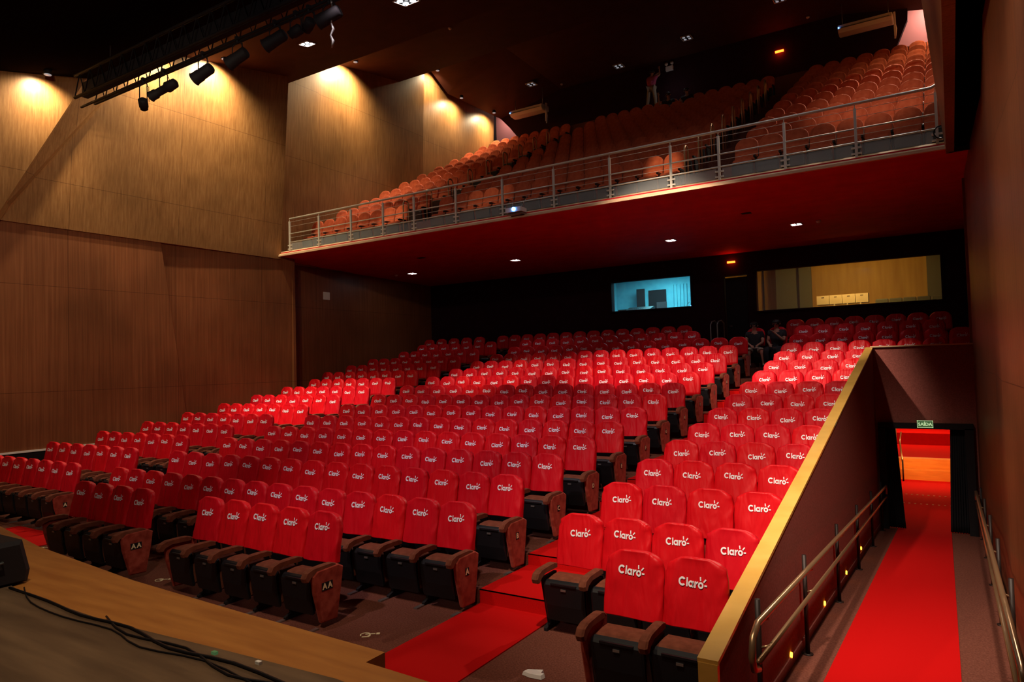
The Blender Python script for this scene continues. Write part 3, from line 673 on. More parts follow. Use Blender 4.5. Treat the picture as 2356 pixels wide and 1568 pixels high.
# ================================================================ red carpets
mb = MB(); xa, xb, th = -4.66, -3.69, .012
mb.box(xa, xb, 3.45, Y0 - .0, 0, th)
for k in range(1, 12):
    ya = Y0 + (k - 1) * PR - th; yb = Y0 + k * PR
    mb.box(xa, xb, ya, yb, Z[k], Z[k] + th); mb.box(xa, xb, ya, ya + th, Z[k - 1], Z[k] + th)
tag(mb.build('red_carpet', 'redcarpet'), 'bright red runner climbing the steps between centre and right seats', 'carpet')
mb = MB(); mb.hexa([(-1.07, 4.5, .004), (-.02, 4.5, .004), (-.02, 4.5, .016), (-1.07, 4.5, .016)], [(-1.07, 4.6, .004), (-.02, 4.6, .004), (-.02, 4.6, .016), (-1.07, 4.6, .016)])
mb.hexa([(-1.07, 4.6, .0), (-.02, 4.6, .0), (-.02, 4.6, .014), (-1.07, 4.6, .014)], [(-1.07, 16.3, rz(16.3)), (-.16, 16.3, rz(16.3)), (-.16, 16.3, rz(16.3) + .014), (-1.07, 16.3, rz(16.3) + .014)])
tag(mb.build('red_carpet', 'redcarpet'), 'long red runner on the ramp leading to the exit', 'carpet')
mb = MB(); mb.box(-14.6, -12.55, 5.3, 5.98, 0, .012)
tag(mb.build('red_carpet', 'redcarpet'), 'short red carpet patch in front of the shaded left seats', 'carpet')

# ================================================================ ramp handrails
def ramp_rail(side, x, ys_, label):
    r = empty('ramp_handrail', (x, ys_[0], 0)); tag(r, label, 'handrail')
    sgn = 1 if side == 'l' else -1
    for y in ys_:
        m = MB(); m.tube([(0, y - ys_[0], rz(y)), (0, y - ys_[0], rz(y) + .96)], .021, 10); m.tube([(0, y - ys_[0], rz(y)), (0, y - ys_[0], rz(y) + .012)], .05, 10); m.build('post', 'post', r)
    ya = ys_[0] - .45; yb = 15.75; o = .075 * sgn
    def zz(y, h): return rz(y) + h
    m = MB(); y0_ = ys_[0]
    m.tube([(o, ya - y0_ + .10, zz(ya, .56)), (o, ya - y0_ - .02, zz(ya, .60)), (o, ya - y0_ - .07, zz(ya, .70)), (o, ya - y0_ - .02, zz(ya, .82)), (o, ya - y0_ + .12, zz(ya, .87)), (o, yb - y0_, zz(yb, .87)), (o, yb - y0_ + .08, zz(yb, .80)), (o, yb - y0_ + .06, zz(yb, .70))], .024, 10)
    m.build('upper_rail', 'handrail', r)
    m = MB(); m.tube([(o, ya - y0_ + .12, zz(ya, .60)), (o, yb - y0_, zz(yb, .66))], .02, 10); m.build('lower_rail', 'handrail', r)
    m = MB()
    for y in ys_:
        for h in (.80, .60): m.tube([(0, y - y0_, rz(y) + h), (o, y - y0_, rz(y) + h + .03)], .01, 6)
    m.build('bracket', 'handrail', r)
ramp_rail('l', -1.31, [5.4, 7.3, 9.5, 11.6, 13.7, 15.6], 'bronze double handrail on dark posts along the low ramp wall')
ramp_rail('r', .34, [5.4, 7.3, 9.5, 11.6, 13.7, 15.6], 'bronze double handrail in front of the wooden right wall')
for i, (y, z) in enumerate([(6.86, -.05), (8.83, -.17), (10.74, -.32), (12.56, -.41)]):
    m = MB(); m.tube([(-1.385, y, z), (-1.37, y, z)], .026, 10)
    tag(m.build('step_light', 'amber'), 'small amber marker light low on the ramp wall, %s from the stage' % ORD[i + 1], 'marker light', 'amber marker lights on the ramp wall')

# ================================================================ exit sign and curtains
s = empty('exit_sign', (-.51, 15.9, 1.32)); tag(s, 'green illuminated exit sign above the doorway', 'sign')
m = MB(); m.box(-.135, .135, 0, .03, -.07, .07); m.build('sign_board', 'green', s)
m = MB(); m.box(-.135, .135, -.004, 0, .062, .07); m.box(-.135, .135, -.004, 0, -.07, -.062); m.box(-.135, -.128, -.004, 0, -.07, .07); m.box(.128, .135, -.004, 0, -.07, .07)
vs, fs = text_mesh('SA\u00cdDA', .085, .002, .001); m.add([(v.x, -.004 - v.z, v.y - .004) for v in vs], fs); m.build('lettering', 'greenl', s)
def curtain(x0t, x1t, x0b, x1b, label):
    mb = MB(); mb.smooth = True; rows = []
    zb, zt = dz0 + .02, 1.24; n = 40
    for a in range(12):
        t = a / 11; z = zt + (zb - zt) * t; xa_ = x0t + (x0b - x0t) * t; xb_ = x1t + (x1b - x1t) * t
        f = [(xa_ + (xb_ - xa_) * i / n, 16.1 + .035 * math.sin(i * 1.25) * (0.5 + .5 * t), z) for i in range(n + 1)]
        g = [(p[0], p[1] + .012, p[2]) for p in f[::-1]]
        rows.append(f + g)
    mb.loft(rows); tag(mb.build('curtain', 'curtain'), label, 'curtain')
curtain(-1.26, -1.04, -1.26, -.93, 'black curtain drawn to the left side of the exit')
curtain(-.10, .18, -.17, .18, 'black curtain drawn to the right side of the exit')
# foyer rail
r = empty('foyer_handrail', (-1.3, 22.3, -.83)); tag(r, 'small handrail beside the orange steps beyond the exit', 'handrail')
m = MB(); m.tube([(0, 0, 0), (0, 0, .62)], .02, 8); m.build('post', 'post', r); m = MB(); m.tube([(0, -.1, .6), (-.1, .9, 1.0), (-.1, 1.6, 1.2)], .022, 8); m.build('rail', 'handrail', r)

# ================================================================ balcony railing
r = empty('balcony_railing', (-8.5, 14.24, 6.36)); tag(r, 'long steel balcony railing with cables and low glass panels', 'railing')
PX = [-16.93, -15.65, -14.34, -13.11, -12.0, -10.6, -9.17, -7.73, -6.3, -4.89, -3.87, -2.59, -1.34, -.06]
for x in PX:
    m = MB(); m.box(x + 8.5 - .022, x + 8.5 + .022, -.025, .025, 0, .92); m.tube([(x + 8.5, 0, .92), (x + 8.5, 0, 1.0)], .009, 6); m.build('post', 'steel', r)
m = MB(); m.tube([(-8.43, 0, 1.0), (8.37, 0, 1.02), (8.55, -.02, 1.08)], .027, 10); m.build('top_rail', 'steel', r)
for z in (.54, .28):
    m = MB(); m.tube([(-8.43, 0, z), (8.42, 0, z)], .016, 8); m.build('middle_rail', 'steel', r)
for z in (.90, .76, .42):
    m = MB(); m.tube([(-8.43, 0, z), (8.42, 0, z)], .004, 5); m.build('cable', 'steel', r)
for a, b in zip(PX[:-1], PX[1:]):
    m = MB(); m.box(a + 8.5 + .06, b + 8.5 - .06, -.005, .005, .04, .25); m.build('glass_panel', 'glass', r)
for x in PX:
    m = MB()
    for z in (.08, .19): m.box(x + 8.5 - .085, x + 8.5 + .085, -.015, .015, z - .015, z + .015)
    m.build('glass_clamp', 'steel', r)
# cable coil at the right end
m = MB(); m.tube([(.0 + .11 * math.cos(t * .5), 14.16 + .01 * math.sin(t), 6.55 + .11 * math.sin(t * .5)) for t in range(27)], .012, 6)
tag(m.build('cable_coil', 'plastic'), 'dark cable coil hanging on the last railing post', 'cable')
# stair guard hoops on the balcony aisles
for side, xx, lab in (('r', -4.86, 'between centre and right balcony seats'), ('l', -13.12, 'between left and centre balcony seats')):
    for j in range(9):
        y = 15.0 + j * BP; z = (6.45 if j == 0 else BZ + (j) * BS) ; 
        m = MB(); h = 1.05; z0 = BZ + max(0, j) * BS - (0.0 if j else 0)
        if j == 0: z0 = BZ
        m.tube([(xx, y + .1, z0 - .0), (xx, y + .1, z0 + h - .1), (xx, y + .14, z0 + h - .02), (xx, y + .22, z0 + h), (xx, y + .30, z0 + h - .02), (xx, y + .34, z0 + h - .1), (xx, y + .34, z0 + .0)], .02, 8)
        tag(m.build('stair_hoop', 'handrail'), 'inverted-U steel guard hoop %s, %s above the railing' % (lab, ORD[j + 1]), 'guard rail', 'guard hoops on the balcony stairs')

# ================================================================ ceiling fittings
def quad_light(loc, lit, label, s=.13, energy=0, nrm=None, cat='ceiling light', grp=None):
    o = empty('ceiling_light', loc); tag(o, label, cat, grp or 'recessed four-lamp ceiling lights')
    if nrm: o.rotation_euler = (nrm, 0, 0)
    m = MB()
    for a, b, c, d in ((-s * 2, s * 2, -s * 2, -s * 1.8), (-s * 2, s * 2, s * 1.8, s * 2), (-s * 2, -s * 1.8, -s * 2, s * 2), (s * 1.8, s * 2, -s * 2, s * 2)): m.box(a, b, c, d, -.02, .01)
    m.build('frame', 'white', o)
    m = MB(); m.box(-s * 1.8, s * 1.8, -s * 1.8, s * 1.8, -.004, .006); m.build('backing', 'black', o)
    for x in (-.9, .9):
        for y in (-.9, .9):
            m = MB(); m.disc((x * s, y * s, -.006), s * .55, (0, 0, -1), 12, .012); m.build('bulb', 'lampw' if lit else 'lampo', o)
    if energy: lamp('SPOT', 'ceiling_spot', (loc[0], loc[1], loc[2] - .06), energy, COOL, (loc[0], loc[1], 0), .12, 100, .8)
sz = lambda y: 6.24 - (y - 14.14) * .2 / 8.36
for i, (x, y, lit, e, t) in enumerate([(-16.32, 19.2, True, 16, 'leftmost of four under the balcony'), (-11.86, 19.1, True, 40, 'second from left under the balcony'), (-6.6, 19.0, True, 40, 'third from left under the balcony'), (-3.24, 18.95, True, 60, 'rightmost of four under the balcony')]):
    quad_light((x, y, sz(y)), lit, 'lit four-lamp square ceiling light, ' + t, .07, e)
s1 = math.atan2(1.03, 5.7); cz1 = lambda y: 10.75 + (y - 8.9) * 1.03 / 5.7
quad_light((-10.55, 12.42, cz1(12.42)), True, 'lit four-lamp ceiling light with pale square frame on the dark ceiling', .12, 90, s1)
quad_light((-14.17, 12.6, cz1(12.6)), True, 'lit four-lamp ceiling light hanging off beside the dangling cable', .085, 70, s1)
quad_light((-4.6, 12.4, cz1(12.4)), True, 'lit four-lamp ceiling light above the centre seats', .15, 90, s1)
quad_light((-1.2, 12.4, cz1(12.4)), True, 'lit four-lamp ceiling light above the ramp', .15, 70, s1)
for x, y, t in ((-14.9, 25.7, 'nearest the left air conditioner'), (-8.05, 25.8, 'nearest the emergency lamp'), (-11.2, 26.6, 'beside the standing person'), (-4.5, 24.9, 'near the right air conditioner')):
    quad_light((x, y, 15.0 if x > -14 else 14.84), False, 'unlit four-lamp ceiling light on dark balcony ceiling, ' + t, .10)
m = MB(); m.disc((-13.2, 9.1, 10.42), .09, (0, 0, -1), 14, .03); tag(m.build('ceiling_lamp', 'lampw'), 'single round bright lamp on the ceiling above the truss', 'ceiling light')
for x, y, z, t in ((-12.86, 17.2, 13.32, 'on the dark middle ceiling'), (-2.7, 18.83, sz(18.83), 'beside the rightmost light under the balcony'), (-17.0, 19.1, sz(19.1), 'beside the leftmost light under the balcony'), (-14.0, 26.8, 15.0, 'on the balcony ceiling, left'), (-3.9, 26.8, 15.0, 'on the balcony ceiling near the red lamp')):
    m = MB(); m.tube([(x, y, z), (x, y, z - .03), (x, y, z - .06)], [.06, .06, .035], 14); tag(m.build('smoke_detector', 'white'), 'small round white smoke detector ' + t, 'smoke detector', 'smoke detectors')
m = MB(); m.box(-4.12, -3.9, 16.87, 17.03, sz(16.95) - .01, sz(16.95)); tag(m.build('ceiling_vent', 'black'), 'small dark vent in the red soffit', 'vent')
m = MB(); m.box(-14.15, -13.9, 16.87, 17.03, sz(16.95) - .01, sz(16.95)); tag(m.build('ceiling_vent', 'black'), 'small dark vent in the left part of the soffit', 'vent')
# air conditioners
def ac(loc, label):
    o = empty('air_conditioner', loc, math.radians(0)); tag(o, label, 'air conditioner')
    m = MB(); rbox(m, -.82, .82, [(-.34, .02), (-.30, .16), (-.10, .20), (.32, .20), (.34, -.02), (.1, -.10), (-.22, -.08)], .02); m.build('body', 'white', o)
    m = MB()
    for i in range(5): m.box(-.74, .74, -.345 + i * .012, -.335 + i * .012, .03 + i * .024, .04 + i * .024)
    m.build('grille', 'black', o)
    m = MB(); m.disc((-.79, -.335, .06), .018, (0, -1, 0), 10, .02); m.build('status_light', 'lampb', o)
    m = MB(); m.box(.84, .90, -.05, .05, -.55, .25); m.tube([(.86, .02, -.1), (.90, .02, -.3), (.86, .02, -.62)], .03, 8); m.build('pipe', 'white', o)
    for x, h in ((-.7, 1.0 if loc[0] > -5 else .7), (.7, .7 if loc[0] > -5 else 1.0)): m = MB(); m.tube([(x, 0, .18), (x, 0, h)], .012, 6); m.build('hanging_rod', 'grey', o)
ac((-15.35, 26.2, 13.82), 'white hanging air conditioner over the left balcony seats'); ac((-2.02, 26.2, 13.84), 'white hanging air conditioner over the right balcony seats')
# emergency lamp, red lamps, wall plate
o = empty('emergency_lamp', (-9.25, 27.28, 14.62)); tag(o, 'white twin-head emergency lamp on the dark balcony wall', 'emergency lamp')
m = MB(); m.box(-.15, .15, -.1, 0, -.09, .09); m.build('casing', 'white', o)
for x in (-.12, .12):
    m = MB(); m.tube([(x, -.05, .09), (x, -.05, .16)], .012, 6); m.tube([(x, -.02, .2), (x, -.1, .2)], [.05, .07], 12); m.build('lamp_head', 'white', o)
lamp('POINT', 'emergency_glow', (-9.0, 26.6, 13.75), 2.2, (.9, .95, 1), None, .05)
for loc, t, p, sc_ in (((-5.0, 27.28, 14.2), 'red-orange glowing sign lamp on the dark balcony wall', 2.5, 1), ((-5.79, YB - .02, 5.77), 'small red glowing lamp above the back door', .25, .8)):
    m = MB(); m.box(loc[0] - .15 * sc_, loc[0] + .15 * sc_, loc[1] - .05, loc[1], loc[2] - .035 * sc_, loc[2] + .035 * sc_); tag(m.build('exit_lamp', 'lampred'), t, 'exit lamp')
    lamp('POINT', 'red_lamp_glow', (loc[0], loc[1] - .12, loc[2] - .1), p, (1, .05, .02), None, .03)
m = MB(); m.box(-17.995, -17.97, 16.5, 16.78, 5.12, 5.38); m.box(-17.975, -17.965, 16.55, 16.65, 5.22, 5.3); tag(m.build('wall_plate', 'white'), 'small pale square notice plate on the left wall under the balcony', 'wall plate')
# projector hanging off the balcony edge
o = empty('projector', (-8.62, 13.98, 6.38)); tag(o, 'small white projector with blue lens on the balcony edge', 'projector')
m = MB(); rbox(m, -.22, .22, [(-.16, -.06), (-.16, .05), (.12, .05), (.12, -.06)], .015); m.build('body', 'white', o)
m = MB(); m.tube([(.03, -.16, 0), (.03, -.19, 0)], .045, 14); m.build('lens', 'lampb', o)
m = MB(); m.tube([(-.12, -.0, .05), (-.2, .22, .38)], .008, 6); m.tube([(.12, 0, .05), (.2, .22, .38)], .008, 6); m.box(-.2, .2, -.1, .14, -.10, -.075); m.build('bracket', 'grey', o)

# ================================================================ lighting truss and stage lanterns
TY, TZ0, TZ1 = 7.42, 8.48, 8.94
o = empty('lighting_truss', (-7.5, TY, TZ0)); tag(o, 'long black lighting truss under the ceiling', 'truss')
m = MB()
for y, z in ((-.2, 0), (.2, 0), (-.2, .46), (.2, .46)): m.tube([(-7.6, y, z), (7.7, y, z)], .032, 8)
m.build('chord', 'black', o)
for y in (-.2, .2):
    m = MB(); m.tube([(-7.6 + i * .2, y, .46 * (i % 2)) for i in range(77)], .013, 5); m.build('lacing', 'black', o)
m = MB(); m.box(-7.6, 7.7, -.06, .06, .06, .36); m.build('cable_tray', 'black', o)
m = MB(); m.tube([(-7.75, 0, -.1), (7.7, 0, -.1)], .026, 8); m.build('hanging_pipe', 'black', o)
for x in (-6.6, -1.5, 4):
    m = MB(); m.tube([(x, 0, .4), (x, 0, 1.45)], .01, 5); m.build('suspension_wire', 'black', o)
def lantern(x, z, kind, rx, rz_, label):
    o = empty('stage_lantern', (x, TY, TZ0 - .1)); z -= .10; tag(o, label, 'stage light', 'stage lanterns on the truss')
    m = MB(); m.tube([(0, 0, .03), (0, 0, -.06)], .025, 8); m.box(-.03, .03, -.03, .03, -.02, .05); m.build('clamp', 'black', o)
    hh = TZ0 - .1 - z
    m = MB(); m.tube([(-.13, 0, -hh), (-.13, 0, -.10), (-.06, 0, -.06), (.06, 0, -.06), (.13, 0, -.10), (.13, 0, -hh)], .011, 6); m.build('yoke', 'black', o)
    e = Matrix.Translation((0, 0, -hh)) @ Matrix.Rotation(rz_, 4, 'Z') @ Matrix.Rotation(rx, 4, 'X')
    m = MB()
    if kind == 'can': prof = [(-.28, .09), (-.24, .115), (.05, .115), (.08, .125), (.26, .125), (.27, .14), (.28, .14)]
    elif kind == 'profile': prof = [(-.42, .05), (-.38, .10), (-.12, .12), (-.06, .085), (.22, .085), (.24, .105), (.40, .105), (.42, .12)]
    else: prof = [(-.15, .07), (-.12, .10), (.08, .10), (.1, .08), (.16, .085)]
    prof = [(p * .72, q * .85) for p, q in prof]; m.tube([e @ Vector((0, p, 0)) for p, _ in prof], [q for _, q in prof], 14); m.build('housing', 'black', o)
    p1, q1 = prof[-1]; m = MB(); m.tube([e @ Vector((0, p1 + .001, 0)), e @ Vector((0, p1 + .006, 0))], q1 * .82, 14); m.build('lens', 'plastic', o)
    m = MB(); m.tube([(.02, 0, .02), (.10, .05, -.15), (.06, .08, -hh + .05)], .006, 5); m.build('cable', 'black', o)
LT = [(-12.93, 8.02, 'small', -.6, .9, 'small spot at the left end, against the bright wall'), (-12.25, 8.14, 'profile', -.35, 1.9, 'long profile spot in front of the lit wall'), (-11.04, 8.14, 'can', -.45, 1.9, 'round can right of the long profile spot'),
      (-10.07, 8.16, 'can', -.45, 1.9, 'third large can from the left'), (-9.1, 8.2, 'can', -.4, 1.9, 'can beside the small pair'), (-8.6, 8.2, 'small', -.5, 2.0, 'small lantern in the middle of the truss'), (-8.3, 8.22, 'small', -.4, 1.2, 'small lantern right of the middle pair'), (-7.85, 8.22, 'can', -.35, 1.9, 'rightmost visible can near the top edge')]
for a in LT: lantern(*a[:5], 'black stage lantern on the truss, ' + a[5])
m = MB(); m.tube([(-7.78, TY, 8.3), (-7.80, TY, 8.0)], .012, 6); m.tube([(-7.80, TY, 8.0), (-7.76, TY, 7.9), (-7.82, TY, 7.82), (-7.77, TY, 7.72), (-7.80, TY, 7.62)], [.01, .022, .014, .024, .01], 8); m.tube([(-7.8, TY, 8.35), (-7.78, TY, 8.3)], .02, 6)
tag(m.build('safety_cable', 'grey'), 'bundled pale cable dangling from the right part of the truss', 'cable')

# ================================================================ props in the booths
o = empty('laptop', (-8.28, 22.72, 4.46)); tag(o, 'silver laptop open in the control room window', 'laptop')
m = MB(); m.box(-.17, .17, -.0, .24, 0, .018); m.build('keyboard', 'silver', o); m = MB(); m.box(-.18, .18, -.03, -.015, .015, .26, Matrix.Rotation(.0, 4, 'X')); m.build('screen', 'silver', o)
mb = MB(); mb.box(-10.2, -7.0, 22.52, 23.3, 4.38, 4.46); mb.box(-10.1, -7.1, 23.2, 23.26, 3.6, 4.38); tag(mb.build('control_desk', 'black'), 'black desk behind the control room window', 'desk')
o = empty('mixing_console', (-9.15, 22.9, 4.46)); tag(o, 'low dark mixing console on the control desk', 'mixing console')
m = MB(); m.prism([(-.25, 0), (.25, 0), (.25, .15), (.15, .17), (-.25, .05)], 'x', -.45, .45); m.build('body', 'plastic', o)
m = MB()
for i in range(12): m.box(-.4 + i * .07, -.38 + i * .07, -.15, -.1, .06, .09)
m.build('fader', 'white', o)
m = MB(); m.prism([(-.12, 0), (.1, 0), (.06, .1), (-.08, .09)], 'x', -.16, .16); o = m.build('equipment_case', 'plastic', loc=(-9.72, 22.75, 4.46)); tag(o, 'small dark device left of the mixing console', 'equipment')
m = MB(); m.tube([(0, 0, 0), (0, 0, .02), (0, 0, .10)], [.05, .012, .012], 8); m.tube([(0, 0, .1), (.12, 0, .22), (.3, 0, .3)], .008, 6); o = m.build('desk_lamp', 'white', loc=(-7.45, 22.8, 4.46)); tag(o, 'thin white desk lamp arm in the right corner of the control room', 'desk lamp')
m = MB(); m.tube([(-7.28, 22.8, 4.5), (-7.28, 22.79, 4.5)], .05, 12); tag(m.build('monitor_light', 'lampb'), 'blue glowing light at the right of the control room window', 'light')
for i in range(4):
    x = -3.30 + i * .36
    o = empty('wooden_box', (x, 23.2, 4.30)); tag(o, 'pale wooden box with hand slot in the booth window, %s from the left' % ORD[i + 1], 'box', 'wooden boxes in the booth window')
    m = MB(); m.box(-.172, .172, 0, .3, 0, .27); m.build('body', 'boxwood', o); m = MB(); m.box(-.04, .04, -.004, 0, .20, .222); m.build('hand_slot', 'black', o)
    if i: m = MB(); m.box(-.06, -.02, 0, .02, -.06, 0); m.build('foot', 'boxwood', o)
mb = MB(); mb.box(-5.0, -.3, 23.05, 23.6, 4.18, 4.235); mb.box(-4.9, -.4, 23.4, 23.5, 3.6, 4.18); tag(mb.build('booth_counter', 'black'), 'black counter inside the booth window', 'counter')
for i in range(5):
    m = MB(); rbox(m, -.18, .18, [(0, 0), (0, .24), (.03, .27), (.08, .27), (.08, 0)], .03); o = m.build('booth_chair', 'greygreen', loc=(-1.75 + i * .37, 24.0, 4.15)); m2 = MB(); m2.tube([(0, .05, -.55), (0, .05, 0)], .02, 6); m2.box(-.17, .17, -.35, .05, -.12, -.07)
    m2.build('chair_seat', 'black', o); tag(o, 'grey chair back behind the booth window, %s right of the boxes' % ORD[i + 1], 'chair', 'chairs in the booth')
# guard rails beside the back door
for i, x in enumerate((-6.12, -5.92)):
    m = MB(); m.tube([(x, 20.9, 2.44), (x, 20.9, 3.75), (x + .03, 20.95, 3.85), (x + .07, 21.1, 3.88), (x + .1, 21.25, 3.8), (x + .1, 21.3, 2.7)], .018, 8); tag(m.build('guard_hoop', 'grey'), 'thin steel guard hoop before the back door, ' + ('left one' if i == 0 else 'right one'), 'guard rail')

# ================================================================ stage foreground
o = empty('stage_monitor', (-7.6, 2.62, H + .012), math.radians(0)); tag(o, 'black wedge loudspeaker lying on the stage edge', 'loudspeaker')
m = MB(); rbox(m, -.75, .62, [(-.35, 0), (-.35, .20), (-.1, .38), (.28, .37), (.34, .1), (.32, 0)], .05); m.build('cabinet', 'black', o)
m = MB(); m.tube([(.63, -.1, .2), (.66, -.1, .2), (.66, .1, .22), (.63, .1, .22)], .012, 6); m.build('handle', 'plasticB', o)
for x, y, h, t in ((-8.52, 3.30, .20, 'taller'), (-8.24, 3.30, .12, 'shorter')):
    m = MB(); m.tube([(x, y, H), (x, y, H + .015), (x, y, H + .03), (x, y, H + h)], [.05, .05, .016, .013], 8); tag(m.build('small_stand', 'grey'), 'small grey peg standing behind the black loudspeaker, the %s one' % t, 'stand')
def cable(pts, r, label):
    z = H + .012 + r
    m = MB(); P = [Vector((x, y, z)) for x, y in pts]; Q = []
    for i in range(len(P) - 1):
        for t in (0, .33, .66):
            a = P[max(i - 1, 0)]; b = P[i]; c = P[i + 1]; d = P[min(i + 2, len(P) - 1)]
            Q.append(.5 * ((2 * b) + (-a + c) * t + (2 * a - 5 * b + 4 * c - d) * t * t + (-a + 3 * b - 3 * c + d) * t ** 3))
    Q.append(P[-1]); m.tube(Q, r, 6); tag(m.build('stage_cable', 'plastic'), label, 'cable')
cable([(-6.9, 2.75), (-6.2, 2.74), (-5.6, 2.70), (-5.0, 2.74), (-4.4, 2.66), (-3.8, 2.72), (-3.0, 2.66), (-2, 2.6)], .010, 'thick black cable along the stage edge')
cable([(-6.8, 2.82), (-6.3, 2.66), (-5.7, 2.62), (-5.1, 2.66), (-4.6, 2.58), (-4.0, 2.66), (-3.3, 2.58), (-2.6, 2.56)], .006, 'thin black cable looping beside the thick one on stage')
cable([(-5.4, 2.78), (-4.9, 2.66), (-4.3, 2.72), (-3.7, 2.60), (-3.2, 2.68), (-2.4, 2.62)], .008, 'black cable joining from the middle of the stage edge')
for x, y, c, t in ((-4.06, 2.76, 'green', 'green'), (-3.68, 2.80, 'white', 'white')):
    m = MB(); m.box(x - .02, x + .02, y - .012, y + .012, H + .012, H + .03); tag(m.build('tape_scrap', c), 'tiny %s scrap of tape on the stage edge' % t, 'tape')
# paper and floor symbols
mb = MB(); rr = random.Random(5); ring = []
P0 = [(-.11, -.05), (-.02, -.07), (.09, -.06), (.10, -.01), (.06, .0), (.05, .06), (-.04, .07), (-.10, .02)]
mb.hexa([(-3.18 + x, 5.26 + y, .004) for x, y in P0], [(-3.18 + x * .9, 5.26 + y * .9, .02 + rr.uniform(0, .02)) for x, y in P0]); tag(mb.build('crumpled_paper', 'white'), 'crumpled white paper lying on the maroon floor by the right seats', 'paper')
def wheelchair(x, y, rzv, label):
    m = MB(); ca, sa = math.cos(rzv), math.sin(rzv)
    def W(p): return (x + p[0] * ca - p[1] * sa, y + p[0] * sa + p[1] * ca)
    n = 18
    for i in range(14):
        a0 = .6 + i * .33; a1 = a0 + .33
        q = [W((math.cos(a) * r_, math.sin(a) * r_)) for a, r_ in ((a0, .055), (a1, .055), (a1, .042), (a0, .042))]
        m.hexa([(p[0], p[1], .002) for p in q], [(p[0], p[1], .005) for p in q])
    for a, b, c, d in ((-.02, -.002, 0, .10), (-.01, .05, .04, .055), (.05, .065, -.03, .045), (-.028, .012, .11, .145)):
        q = [W(p) for p in ((a, c), (b, c), (b, d), (a, d))]; m.hexa([(p[0], p[1], .002) for p in q], [(p[0], p[1], .006) for p in q])
    tag(m.build('wheelchair_symbol', 'cream'), label, 'floor symbol')
wheelchair(-5.17, 5.22, -.9, 'pale wheelchair symbol on the floor near the red runner')
wheelchair(-8.97, 5.30, -.9, 'pale wheelchair symbol on the floor between the two front seat groups')
wheelchair(-12.41, 5.38, -.9, 'pale wheelchair symbol beside the short left red carpet')

